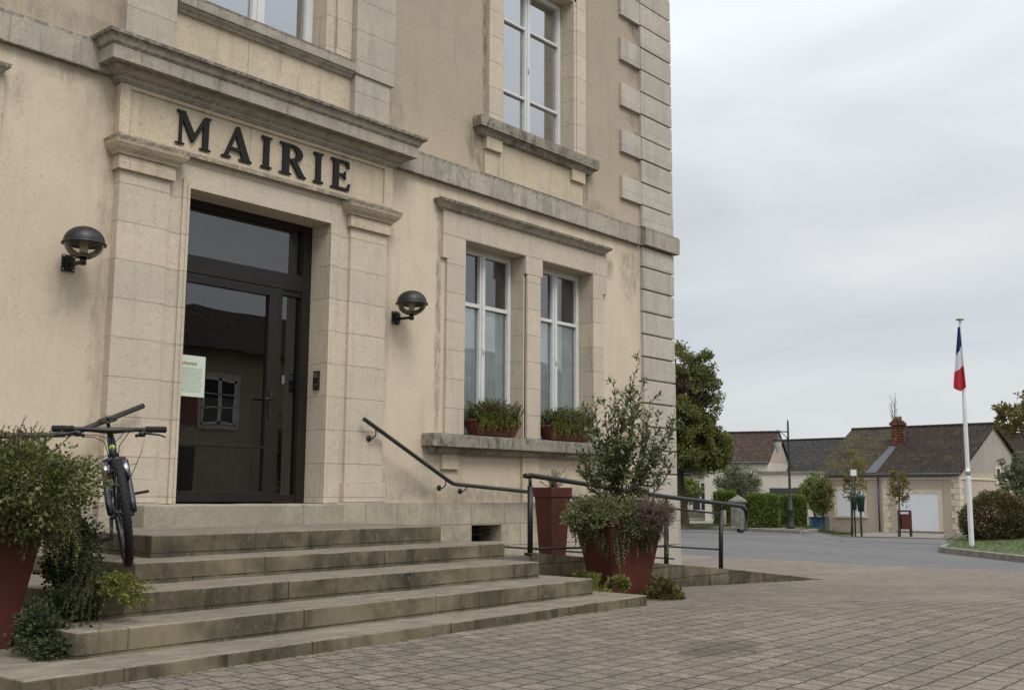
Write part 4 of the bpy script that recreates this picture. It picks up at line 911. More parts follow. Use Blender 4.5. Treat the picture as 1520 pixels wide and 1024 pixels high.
tw = plant('bare_twig', at(196, 742, 7.6), 'thin leafless twig standing up behind the bicycle wheel against the pilaster', 'twig'); mt_ = MB()
pt = [at(196, 742, 7.6), at(192, 712, 7.6), at(203, 688, 7.6), at(209, 672, 7.6), at(215, 650, 7.6)]
mt_.tube(pt, [.004, .0035, .003, .002, .0012], 5); mt_.tube([pt[1], at(186, 694, 7.6)], [.003, .001], 4); mt_.tube([pt[2], at(190, 690, 7.6), at(188, 682, 7.6)], [.0025, .002, .001], 4); mt_.tube([pt[3], at(213, 672, 7.6)], [.002, .001], 4)
o = mt_.build('stem', TWIG, tw); o.location = -Vector(tw.location)

# ================================================================ WINDOW BOXES
for (ua, ub, lab, sd_) in ((696, 764, 'left', 3), (806, 872, 'right', 4)):
    a = onY(ua, 640, -.04); b = onY(ub, 640, -.04); cx = (a.x+b.x)/2; hw = (b.x-a.x)/2; z0 = 1.70
    wb = empty('window_box', (cx, -.04, z0), label='terracotta trough on the sill of the %s ground floor casement' % lab, cat='planter', group='terracotta window boxes')
    o = MB().add([(-hw*.82, -.075, 0), (hw*.82, -.075, 0), (hw*.82, .075, 0), (-hw*.82, .075, 0), (-hw, -.10, .17), (hw, -.10, .17), (hw, .10, .17), (-hw, .10, .17)], [(3, 2, 1, 0), (0, 1, 5, 4), (1, 2, 6, 5), (2, 3, 7, 6), (3, 0, 4, 7), (4, 5, 6, 7)])
    o.box(-hw-.008, hw+.008, -.108, .108, .165, .195); o.build('trough', TERRA, wb, .008)
    rt_ = plant('window_flowers', (cx, -.04, z0+.19), 'green and yellow leaved flowers in the %s window box' % lab, 'plant', 'flowers in the window boxes')
    ml_, mt_ = MB(), MB(); my = MB(); c = Vector((cx, -.05, z0+.19))
    for i in range(95):
        x = rnd(-hw, hw); h_ = rnd(.08, .28)*(1.15 if x > 0 else .85); shoot(ml_, mt_, c+Vector((x*.9, rnd(-.06, .06), -.02)), c+Vector((x*1.05+rnd(-.08, .08), rnd(-.16, .12), h_)), rvec()*.03, 16, .032, .016, .003, .15, .9, True, .006)
    blob(ml_, c+Vector((0, 0, .09)), (hw*1.12, .18, .17), 3000, .03, .017, .35, 3, .3, .3, .1, 6, sd_)
    for i in range(60):
        x = rnd(-hw, hw*.9); s0 = c+Vector((x, -.09, .03)); shoot(my, mt_, s0, s0+Vector((rnd(-.05, .05), rnd(-.08, -.03), -rnd(.03, .18))), Vector((0, -.03, .02)), 12, .026, .018, .002, .1, .9, True)
    blob(my, c+Vector((-.05, -.09, .04)), (hw*.8, .07, .09), 520, .028, .02, .3, 3, .3, .2, .1, 6, sd_+1)
    mr = MB(); blob(mr, c+Vector((.08, -.06, .12)), (hw*.75, .12, .09), 500, .02, .012, .4, 3, .3, .4, .1, 6, sd_+5)  # reddish flower heads, many small pieces in one mesh
    finish(rt_, ml_, mt_, L_MIX); finish(rt_, my, None, L_FERN, nm='trailing_leaves'); finish(rt_, mr, None, L_PURP, nm='flower_heads')

# ================================================================ BICYCLE
bk = empty('bicycle', (0, 0, 0), label='dark bike with wide flat bars parked on the steps before the left pilaster', cat='bicycle')
wc = at(193, 841, 6.9); wc.z = .512
hd = (Vector((CAM.x-wc.x, CAM.y-wc.y, 0)).normalized()+TH*.02).normalized()
bk.matrix_world = Matrix.Translation(wc) @ Matrix.Rotation(math.atan2(hd.y, hd.x), 4, 'Z') @ Matrix.Rotation(R(11), 4, 'X')
WR = .345
HT = Vector((-.29, 0, .83)); CRN = Vector((-.20, 0, .66)); HUB = Vector((0, 0, WR+.01))
sax = (HT-CRN).normalized(); STEER = Matrix.Translation(CRN) @ Matrix.Rotation(R(4), 4, sax) @ Matrix.Translation(-CRN)
HUB = CRN+ (Vector((0, 0, WR))-CRN)
def bpart(mb, name, mat, parent=bk, steer=False, bevel=0):
    if name in ('handlebar', 'grip', 'brake_lever'): mb.v = [tuple(BARM @ Vector(v)) for v in mb.v]
    if steer: mb.v = [tuple(STEER @ Vector(v)) for v in mb.v]
    return mb.build(name, mat, parent, bevel)
def wheel(c, name, steer):
    tyre = MB().torus(c, (0, 1, 0), WR-.027, .026, 56, 12)
    kn = tyre
    for i in range(72):
        a = 2*math.pi*i/72; e = Vector((math.cos(a), 0, math.sin(a))); tg = Vector((-math.sin(a), 0, math.cos(a)))
        for dy in ((-.013, .013) if i % 2 else (0, -.022, .022)):
            q = c+e*(WR-.027+.026*math.cos(dy/.026*1.1))+Vector((0, dy, 0)); s = .006
            kn.add([q-tg*s-Vector((0, s*.9, 0)), q+tg*s-Vector((0, s*.9, 0)), q+tg*s+Vector((0, s*.9, 0)), q-tg*s+Vector((0, s*.9, 0)), q-tg*s*.8+e*.0025-Vector((0, s*.7, 0)), q+tg*s*.8+e*.0025-Vector((0, s*.7, 0)), q+tg*s*.8+e*.0025+Vector((0, s*.7, 0)), q-tg*s*.8+e*.0025+Vector((0, s*.7, 0))], [(4, 5, 6, 7), (0, 1, 5, 4), (1, 2, 6, 5), (2, 3, 7, 6), (3, 0, 4, 7)])
    w = bpart(MB().lathe([(.02, -.045), (.03, -.04), (.018, -.03), (.018, .03), (.03, .04), (.02, .045)], c, 14, (0, 1, 0)), name, BLACK, bk, steer)
    bpart(kn, 'tyre', RUBBER, w, steer)
    bpart(MB().lathe([(WR-.062, -.011), (WR-.05, -.014), (WR-.040, -.014), (WR-.044, 0), (WR-.040, .014), (WR-.05, .014), (WR-.062, .011), (WR-.062, -.011)], c, 56, (0, 1, 0)), 'rim', m_plain('black anodised rim', (.02, .02, .022), .3, .7), w, steer)
    sp_ = MB()
    for i in range(28):
        a = 2*math.pi*i/28; s = -1 if i % 2 else 1; b_ = a+(.5 if (i//2) % 2 else -.5)
        sp_.tube([c+Vector((.026*math.cos(b_), s*.035, .026*math.sin(b_))), c+Vector(((WR-.06)*math.cos(a), s*.004, (WR-.06)*math.sin(a)))], .0011, 4)
    bpart(sp_, 'spokes', STEEL, w, steer)
    bpart(MB().lathe([(.045, 0), (.08, 0), (.08, .003), (.045, .003), (.045, 0)], c+Vector((0, .04, 0)), 28, (0, 1, 0)), 'brake_disc', STEEL, w, steer)
    return w
wheel(Vector((0, 0, WR)), 'front_wheel', True)
RH = Vector((-1.08, 0, WR)); wheel(RH, 'rear_wheel', False)
fk = MB()
for s in (-1, 1):
    fk.tube([(-.195, s*.066, .675), (-.12, s*.070, .53), (-.06, s*.072, .42), (-.0, s*.070, WR)], [.0205, .0205, .022, .02], 12)
fk.tube([(-.20, -.066, .675), (-.215, 0, .695), (-.20, .066, .675)], .024, 12).tube([(-.10, -.066, .56), (-.075, -.05, .60), (-.06, 0, .625), (-.075, .05, .60), (-.10, .066, .56)], .014, 8)
bpart(fk, 'fork', BIKEP, bk, True)
st_ = MB()
for s in (-1, 1): st_.tube([(-.192, s*.0625, .672), (-.145, s*.064, .58)], .0222, 12)
CHR = m_plain('chromed stanchion', (.45, .46, .48), .2, .9)
for s_2 in islands(st_): bpart(s_2, 'fork_stanchion', CHR, bk, True)
fr = MB(); BB = Vector((-.62, 0, .31)); STt = Vector((-.78, 0, .80)); HTb = CRN+Vector((-.01, 0, .03))
fr.tube([HTb, HT], .026, 14).tube([HTb+Vector((-.02, 0, .03)), BB], [.034, .03], 12).tube([HT-Vector((.01, 0, .03)), STt-Vector((0, 0, .03))], [.026, .02], 12).tube([BB, STt], .019, 12)
for s in (-1, 1):
    fr.tube([BB+Vector((0, s*.03, 0)), RH+Vector((.12, s*.055, 0)), RH+Vector((0, s*.065, 0))], [.014, .012, .011], 8).tube([STt-Vector((0, -s*.015, .04)), RH+Vector((.1, s*.05, .1)), RH+Vector((0, s*.065, 0))], [.010, .009, .009], 8)
fr.tube([BB+Vector((0, -.04, 0)), BB+Vector((0, .04, 0))], .024, 12)
fo = bpart(fr, 'frame', BIKEP)
badge = MB().lathe([(0, .029), (.018, .028), (.0185, .024)], CRN+(HT-CRN)*.62, 18, Vector((.93, 0, .36)))
bpart(badge, 'head_badge', m_plain('lime badge', (.35, .5, .05), .4), fo)
bpart(MB().tube([CRN+(HT-CRN)*.62+Vector((.028, -.008, .000)), CRN+(HT-CRN)*.62+Vector((.0265, 0, .02)), CRN+(HT-CRN)*.62+Vector((.028, .008, .000))], .002, 5), 'badge_mark', BLACK, fo)
bpart(MB().tube([STt, STt+Vector((-.06, 0, .17))], .0135, 10), 'seat_post', BLACK)
sd2 = MB(); SP = STt+Vector((-.06, 0, .185)); secs = [(-.15, .07, .012), (-.12, .072, .02), (-.05, .055, .018), (.03, .03, .01), (.10, .02, .006), (.135, .012, -.006)]
for i, (x, w, dz) in enumerate(secs):
    for k in range(12):
        a = 2*math.pi*k/12; sd2.v.append((SP.x+x, SP.y+w*math.cos(a), SP.z+dz+.018*math.sin(a)*(1.2 if math.sin(a) > 0 else 1)))
for i in range(5):
    for k in range(12): sd2.f.append((i*12+k, i*12+(k+1) % 12, (i+1)*12+(k+1) % 12, (i+1)*12+k)); sd2.sm.append(True)
sd2.f += [tuple(range(12)), tuple(range(60, 72))[::-1]]; sd2.sm += [True, True]
bpart(sd2, 'saddle', BLACK)
HB = HT+Vector((-.005, 0, .055))
stm = MB().tube([HT, HT+Vector((-.012, 0, .055))], .021, 12).tube([HT+Vector((-.012, 0, .04)), HT+Vector((.05, 0, .055))], .019, 12); bpart(stm, 'stem', BLACK, bk, True)
BC = HT+Vector((.055, 0, .055)); BARM = Matrix.Translation(BC) @ Matrix.Rotation(R(-8), 4, 'X') @ Matrix.Translation(-BC)
hb = MB().tube([BC+Vector((-.045, -.35, .012)), BC+Vector((-.035, -.24, .012)), BC+Vector((-.01, -.12, .006)), BC+Vector((0, -.03, 0)), BC+Vector((0, .03, 0)), BC+Vector((-.01, .12, .006)), BC+Vector((-.035, .24, .012)), BC+Vector((-.045, .35, .012))], [.014, .014, .017, .021, .021, .017, .014, .014], 12)
hbo = bpart(hb, 'handlebar', BLACK, bk, True)
for s in (-1, 1):
    g1 = MB().tube([BC+Vector((-.047, s*.355, .012)), BC+Vector((-.046, s*.352, .012)), BC+Vector((-.038, s*.23, .012)), BC+Vector((-.0375, s*.225, .012))], [.019, .022, .021, .023], 12); bpart(g1, 'grip', RUBBER, hbo, True)
    lv = MB().tube([BC+Vector((-.02, s*.21, .0)), BC+Vector((.015, s*.215, -.015)), BC+Vector((.045, s*.25, -.022)), BC+Vector((.04, s*.31, -.03)), BC+Vector((.045, s*.345, -.045))], [.012, .011, .008, .006, .005], 8)
    lv.lathe([(0, -.022), (.02, -.02), (.022, 0), (.02, .015), (0, .018)], BC+Vector((-.0, s*.20, -.02)), 12).tube([BC+Vector((-.03, s*.215, -.012)), BC+Vector((.0, s*.16, -.035))], .011, 8)
    bpart(lv, 'brake_lever', BLACK, hbo, True)
cb_ = MB()
for s, q in ((-1, .02), (1, .05)):
    cb_.tube([BC+Vector((.01, s*.18, -.02)), BC+Vector((.03, s*.11, -.03)), BC+Vector((.05, s*.05, -.05-q)), BC+Vector((.035, s*.04, -.11)), BC+Vector((.02, s*.03, -.18))], .0028, 6)
    cb_.tube([BC+Vector((.01, s*.17, -.01)), BC+Vector((.04, s*.09, -.02)), BC+Vector((.05, s*.01, -.04-q)), BC+Vector((.03, -s*.025, -.10))], .0025, 6)
bpart(cb_, 'cables', BLACK, bk, True)
ck = MB().lathe([(.05, 0), (.085, .0), (.085, .004), (.05, .004), (.05, 0)], BB+Vector((0, -.05, 0)), 32, (0, 1, 0)).tube([BB+Vector((0, -.075, 0)), BB+Vector((0, .075, 0))], .014, 10)
ca, cbv = Vector((.10, 0, -.13)), Vector((-.10, 0, .13)); ca = ca.normalized()*.17; cbv = cbv.normalized()*.17
ck.tube([BB+Vector((0, -.07, 0)), BB+Vector((0, -.085, 0))+ca*.98], [.014, .010], 8).tube([BB+Vector((0, .07, 0)), BB+Vector((0, .085, 0))+cbv*.98], [.014, .010], 8)
bpart(ck, 'crankset', BLACK)
for s, v in ((-1, ca), (1, cbv)):
    c_ = BB+v+Vector((0, s*.145, 0)); pd = MB().tube([c_+Vector((0, -s*.06, 0)), c_+Vector((0, s*.05, 0))], .008, 8)
    for dx in (-.045, .045): pd.box(c_.x+dx-.006, c_.x+dx+.006, c_.y-.05, c_.y+.05, c_.z-.010, c_.z+.010)
    for dy in (-.05, .05): pd.box(c_.x-.045, c_.x+.045, c_.y+dy-.006, c_.y+dy+.006, c_.z-.009, c_.z+.009)
    bpart(pd, 'pedal', BLACK)
bpart(MB().torus(RH+Vector((0, -.035, 0)), (0, 1, 0), .06, .012, 24, 6).tube([BB+Vector((.0, -.048, .085)), RH+Vector((0, -.045, .05))], .004, 5).tube([BB+Vector((.0, -.048, -.085)), RH+Vector((0.02, -.045, -.12)), RH+Vector((-.02, -.045, -.06))], .004, 5), 'chain_drive', STEEL)
# ================================================================ BACKGROUND HOUSES
def m_tiles(name, c1, c2, moss, mossamt=.5, row=.12, wid=.17, ax='x'):
    m_, t, b = nodes(name); q = NB(t); g = q.n('ShaderNodeTexCoord').outputs['Object']
    s = q.n('ShaderNodeSeparateXYZ'); q.l(g, s.inputs[0]); cb = q.n('ShaderNodeCombineXYZ'); q.l(s.outputs[0], cb.inputs[0]); q.l(s.outputs[2], cb.inputs[1])
    br = q.n('ShaderNodeTexBrick'); br.offset = .5; q.l(cb.outputs[0], br.inputs['Vector'])
    for k, vv in (('Scale', 1), ('Mortar Size', .012), ('Mortar Smooth', .6), ('Brick Width', wid), ('Row Height', row)): br.inputs[k].default_value = vv
    br.inputs['Color1'].default_value = (*c1, 1); br.inputs['Color2'].default_value = (*c2, 1); br.inputs['Mortar'].default_value = (.015, .012, .01, 1)
    vo = q.n('ShaderNodeTexVoronoi'); vo.inputs['Scale'].default_value = 6.5; q.l(g, vo.inputs['Vector']); sc_ = q.n('ShaderNodeSeparateColor'); q.l(vo.outputs['Color'], sc_.inputs[0])
    c = q.mix(q.ramp(sc_.outputs[0], .75, .95, 0, .45), br.outputs['Color'], tuple(min(1, x*2.1) for x in c1))
    c = q.mix(q.ramp(q.noise(g, .9, 6, .7, .5), .45, .65, 0, mossamt), c, moss); c = q.mix(q.ramp(q.noise(g, 4.5, 5, .7), .52, .7, 0, mossamt), c, tuple(x*.7 for x in moss))
    q.l(c, b.inputs['Base Color']); setp(b, Roughness=.9); b.inputs['Specular IOR Level'].default_value = .1
    q.l(q.bump(q.val('ADD', q.val('MULTIPLY', br.outputs['Fac'], -1), q.ramp(sc_.outputs[1], 0, 1, 0, .6)), 1., .03), b.inputs['Normal']); return m_
T_BROWN = m_tiles('mossy brown tiles', (.058, .046, .04), (.036, .030, .027), (.085, .075, .022), .6)
T_DARK = m_tiles('dark brown tiles', (.042, .033, .030), (.028, .023, .021), (.05, .042, .02), .45)
T_RED = m_tiles('red clay tiles', (.070, .044, .036), (.05, .034, .029), (.05, .042, .03), .5)
T_GREY = m_tiles('grey tiles', (.048, .045, .044), (.034, .033, .033), (.055, .055, .04), .35)
W_BEIGE = m_render('house render beige', (.42, .35, .275), (.47, .40, .32), (.33, .285, .23), .5, .6, None, 0)
W_GREY = m_render('house render grey', (.33, .295, .265), (.38, .345, .31), (.24, .22, .195), .6, .6, None, 0)
W_WHITE = m_render('white house render', (.52, .48, .42), (.57, .53, .47), (.40, .37, .32), .4, .5, None, 0)
H_STONE = m_plain('pale dressed stone', (.55, .48, .38), .9, 0, .2, .15, 3)
SHUT = m_plain('white roller shutter', (.66, .68, .71), .6, 0, .3, .03, 2)
BRICK = m_tiles('orange chimney brick', (.17, .075, .042), (.12, .055, .035), (.10, .06, .04), .35, .07, .16)
ZINC = m_plain('zinc flashing', (.055, .06, .07), .6, .1, .5, .2, 3)
class House:
    def __init__(s, name, uR, d, theta, label, zb):
        p = at(uR, 742, d); p.z = zb; s.o = p; s.e1 = (-TH*math.cos(R(theta))+FH*math.sin(R(theta))); s.e2 = (TH*math.sin(R(theta))+FH*math.cos(R(theta)))
        s.root = empty(name, p, math.atan2(s.e1.y, s.e1.x), label=label, cat='house'); s.zb = zb
        # local frame: x = e1 (leftwards in the photo), y = ? right handed -> local y = z cross x
    def P(s, a, b, z): return (a, -b, z-s.zb)     # e2 = -(z x e1)
    def quad(s, mb, pts): mb.add([s.P(*p) for p in pts], [tuple(range(len(pts)))])
    def box(s, mb, a0, a1, b0, b1, z0, z1): mb.box(a0, a1, -b1, -b0, z0-s.zb, z1-s.zb); return mb
    def body(s, L_, D_, ze, zr, wallm, roofm, ov=.18, split=None, gablem=None):
        w = MB(); s.box(w, 0, L_, 0, D_, s.zb-.6, ze); w.build('wall', wallm, s.root)
        for a in (0., L_):
            g = MB(); c_ = a+(.2 if a == 0 else -.2)
            g.add([s.P(a, 0, ze), s.P(a, D_, ze), s.P(a, D_/2, zr), s.P(c_, 0, ze), s.P(c_, D_, ze), s.P(c_, D_/2, zr)], [(0, 1, 2), (3, 5, 4), (0, 2, 5, 3), (1, 4, 5, 2)])
            g.build('gable', gablem or wallm, s.root)
        k = (zr-ze)/(D_/2); t = .09
        def slab(a0, a1, m_, nm):
            r = MB(); zo = ze-k*ov
            for sg in (0, 1):
                b0, b1 = (-ov, D_/2) if sg == 0 else (D_+ov, D_/2)
                v = [s.P(a0, b0, zo), s.P(a1, b0, zo), s.P(a1, b1, zr), s.P(a0, b1, zr), s.P(a0, b0, zo+t), s.P(a1, b0, zo+t), s.P(a1, b1, zr+t), s.P(a0, b1, zr+t)]
                r.add(v, [(0, 1, 2, 3), (4, 7, 6, 5), (0, 4, 5, 1), (1, 5, 6, 2), (3, 2, 6, 7), (0, 3, 7, 4)])
            return r.build(nm, m_, s.root)
        if split: r = slab(-ov, split, roofm[0], 'roof'); slab(split+.02, L_+ov, roofm[1], 'roof')
        else: r = slab(-ov, L_+ov, roofm, 'roof')
        rg = MB(); x = -ov
        while x < L_+ov-.1: rg.tube([s.P(x, D_/2, zr+t-.02), s.P(min(x+.36, L_+ov), D_/2, zr+t-.015)], .10, 8); x += .38
        rg.build('ridge_tiles', T_DARK, s.root)
        gu = MB().tube([s.P(-ov, -ov-.05, ze-k*ov+.02), s.P(L_+ov, -ov-.05, ze-k*ov+.02)], .055, 8); gu.build('gutter', ZINC, s.root); return r
    def opening(s, a0, a1, z0, z1, fillm, nm='window', sur=.16, frame=None, panes=False):
        f = MB()
        for A, B, C, D in ((a0-sur, a0, z0-.0, z1+sur), (a1, a1+sur, z0, z1+sur), (a0, a1, z1, z1+sur)): s.box(f, A, B, -.03, .05, C, D)
        f0 = f.build(nm, frame or H_STONE, s.root)
        m2 = MB(); s.box(m2, a0, a1, -.012, .02, z0, z1)
        if fillm is SHUT:
            z = z0+.1
            while z < z1-.02: s.box(m2, a0+.002, a1-.002, -.016, -.0125, z, z+.085); z += .1
        m2.build('shutter' if fillm is SHUT else 'pane', fillm, f0)
        if panes:
            m3 = MB(); c = (a0+a1)/2
            for A, B, C, D in ((a0, a0+.05, z0, z1), (a1-.05, a1, z0, z1), (c-.04, c+.04, z0, z1), (a0+.05, a1-.05, z1-.06, z1), (a0+.05, a1-.05, z0, z0+.06), (a0+.05, c-.04, lerp(z0, z1, .33), lerp(z0, z1, .33)+.03), (a0+.05, c-.04, lerp(z0, z1, .66), lerp(z0, z1, .66)+.03), (c+.04, a1-.05, lerp(z0, z1, .33), lerp(z0, z1, .33)+.03), (c+.04, a1-.05, lerp(z0, z1, .66), lerp(z0, z1, .66)+.03)):
                s.box(m3, A, B, -.028, -.0125, C, D)
            m3.build('window_frame', WHITEP, f0)
        s3 = MB(); s.box(s3, a0-sur*1.1, a1+sur*1.1, -.08, .04, z0-.10, z0-.004); s3.build('sill', H_STONE if nm == 'window' else KERB, f0)
        return f0
h1 = House('house', 1425, 52, 45, 'low beige house with mossy brown roof, orange brick chimney and white shutters', -.9)
h1.body(7.6, 9, 2.13, 4.62, W_BEIGE, (T_DARK, T_BROWN), split=4.35, gablem=W_GREY)
h1.opening(1.07, 3.0, -.72, 1.10, SHUT, 'garage_door', .2)
h1.opening(4.96, 6.45, -.05, 1.28, SHUT, 'window', .17)
q_ = MB(); z = -.9; i = 0
while z < 1.75:
    w = .42 if i % 2 else .26; h1.box(q_, -.03, w, -.03, .0, z, z+.27); h1.box(q_, -.03, 0, 0, .65-w, z, z+.27); i += 1; z += .285
q_.build('quoin', H_STONE, h1.root)
q_ = MB(); z = -.9; i = 0
while z < 1.75:
    w = .25 if i % 2 else .14; h1.box(q_, 3.78-w, 3.92, -.03, .0, z, z+.27); i += 1; z += .285
q_.build('party_quoin', H_STONE, h1.root)
m_ = MB(); h1.box(m_, 0, 7.6, -.06, .0, 1.80, 1.90); h1.box(m_, -.05, 0, 0, 9, 1.80, 1.90); m_.build('cornice', H_STONE, h1.root)
m_ = MB().tube([h1.P(4.1, -.09, 1.9), h1.P(4.1, -.09, -.9)], .045, 8); m_.build('downpipe', ZINC, h1.root)
ch = MB(); h1.box(ch, 4.0, 4.5, 2.5, 3.05, 2.9, 4.95); h1.box(ch, 3.93, 4.57, 2.43, 3.12, 4.7, 4.86); cho = ch.build('chimney', BRICK, h1.root)
ch2 = MB()
for a in (4.14, 4.37):
    c0 = h1.P(a, 2.8, 4.94); ch2.lathe([(.11, 0), (.09, .24), (.07, .24), (.07, .05)], c0, 12)
ch2.build('chimney_pot', BRICK, cho)
k_ = (4.62-2.13)/4.5; fl = MB(); zf = lambda b: 2.13+k_*b+.112
fl.add([h1.P(4.2, 2.45, zf(2.45)), h1.P(4.6, 2.45, zf(2.45)), h1.P(4.75, -.15, zf(-.15)), h1.P(4.15, -.15, zf(-.15))], [(0, 1, 2, 3)]); fl.build('flashing', ZINC, h1.root)
# gable window and gable skin
gw = MB().box(-.04, .01, -5.25, -4.55, 2.62, 3.4).box(-.06, .01, -5.35, -4.45, 2.5, 2.62); gwo = gw.build('window', H_STONE, h1.root)
MB().box(-.05, -.041, -5.1, -4.7, 2.68, 3.3).build('pane', DARK, gwo)
h2 = House('house', 1262, 60, 45, 'house with a plain grey tiled roof behind the street lamp', -.9)
h2.body(9.0, 8, 2.32, 4.3, W_WHITE, T_GREY)
h3 = House('house', 1141, 58, 25, 'house with red clay tile roof and beige gable behind the big tree', -.6)
h3.body(3.5, 6.2, 2.75, 4.45, W_WHITE, T_RED, .1, gablem=W_BEIGE)
h3.opening(1.0, 2.1, .2, 1.6, DARK, 'window', .15, panes=True)
h4 = House('annex', 1216, 55, 25, 'low white flat roofed annex between the red roof and the mossy roof', -.7)
m_ = MB(); h4.box(m_, 0, 3.1, 0, 3, -1.2, 2.1); m_.build('wall', W_WHITE, h4.root)
m_ = MB(); h4.box(m_, -.06, 3.16, -.08, 3.1, 2.1, 2.22); m_.build('coping', KERB, h4.root)
m_ = MB(); h4.box(m_, .9, 2.5, -.02, .02, -.7, 1.35); g0 = m_.build('garage_door', m_plain('dark green door', (.03, .035, .03), .6), h4.root)
h5 = House('house', 1075, 66, 12, 'pale house with tall paned french window seen under the big tree', -.4)
h5.body(8, 7, 2.35, 4.6, W_WHITE, T_GREY)
h5.opening(.9, 1.95, .0, 1.75, DARK, 'window', .2, frame=H_STONE, panes=True)
m_ = MB(); h5.box(m_, .3, 4, -2.0, -1.0, -.4, .02); m_.build('porch_steps', KERB, h5.root)
h6 = House('house', 1560, 66, 30, 'brown roofed house at the right edge behind the gable', -1.0)
h6.body(9, 8, 2.4, 5.0, W_GREY, T_DARK)
h7 = House('house', 1475, 74, 42, 'long brown tiled roof rising behind the chimney', -1.1)
h7.body(8.5, 9, 3.2, 5.95, W_GREY, T_RED)

# house across the street, mirrored in the glazed door
VY = 14.6; RY = .47-VY
def mz(u, v): p = onY(u, v, VY); return p.x, p.z
oh = empty('house', (17, RY, 0), label='beige house with red shutters and chimney facing the town hall, mirrored in the door glass', cat='house')
def ob(mb, nm, mat, parent=oh): o = mb.build(nm, mat, parent); o.location = -Vector(oh.location) if parent is oh else (0, 0, 0); return o
(xl, zt1), (xr, zb1) = mz(300, 560), mz(346, 632); ze = mz(330, 515)[1]; zr_ = onY(313, 458, VY+3.5).z
OW = m_render('opposite house render', (.36, .30, .22), (.42, .35, .26), (.3, .25, .2), .4, .5, None, 0)
ob(MB().box(9, 33, RY-7, RY, -.3, ze), 'wall', OW)
rf = MB().add([(8.7, RY+.3, ze-.1), (33.3, RY+.3, ze-.1), (33.3, RY-3.5, zr_), (8.7, RY-3.5, zr_), (8.7, RY-7.3, ze-.1), (33.3, RY-7.3, ze-.1)], [(0, 1, 2, 3), (3, 2, 5, 4), (0, 3, 4), (1, 5, 2)]); ob(rf, 'roof', T_RED)
xc0, xc1 = mz(262, 430)[0], mz(312, 430)[0]; cho = ob(MB().box(xc0-1.2, xc1-.9, RY-3.3, RY-2.2, ze+.8, zr_+1.0).box(xc0-1.3, xc1-.8, RY-3.4, RY-2.1, zr_+.85, zr_+1.05), 'chimney', BRICK)
for k, dx in enumerate((0, 4.2, -4.2, 8.4)):
    a, b = xl+dx, xr+dx
    f0 = ob(MB().box(a-.12, b+.12, RY-.02, RY+.05, zb1-.12, zt1+.14), 'window', H_STONE)
    c = (a+b)/2; w_ = MB().box(a, b, RY+.051, RY+.056, zb1, zt1); w_.build('pane', DARK, f0)
    w_ = MB()
    for A, B, C, D in ((a, a+.06, zb1, zt1), (b-.06, b, zb1, zt1), (c-.05, c+.05, zb1, zt1), (a, b, zt1-.06, zt1), (a, b, zb1, zb1+.06), (a, b, lerp(zb1, zt1, .35), lerp(zb1, zt1, .35)+.03), (a, b, lerp(zb1, zt1, .67), lerp(zb1, zt1, .67)+.03)): w_.box(A, B, RY+.057+.001*len(w_.v)/8, RY+.075, C, D)
    w_.build('window_frame', WHITEP, f0)
    for s0, s1 in ((a-.75, a-.14),): sh = MB().box(s0, s1, RY+.052, RY+.09, zb1-.03, zt1+.03); ob(sh, 'shutter', m_plain('red shutter', (.16, .03, .025), .6))
ob(MB().box(14.2, 15.3, RY, RY+.03, -.1, 2.1), 'door', BROWN); ob(MB().box(9, 33, RY, RY+.06, -.2, .5), 'plinth', KERB)

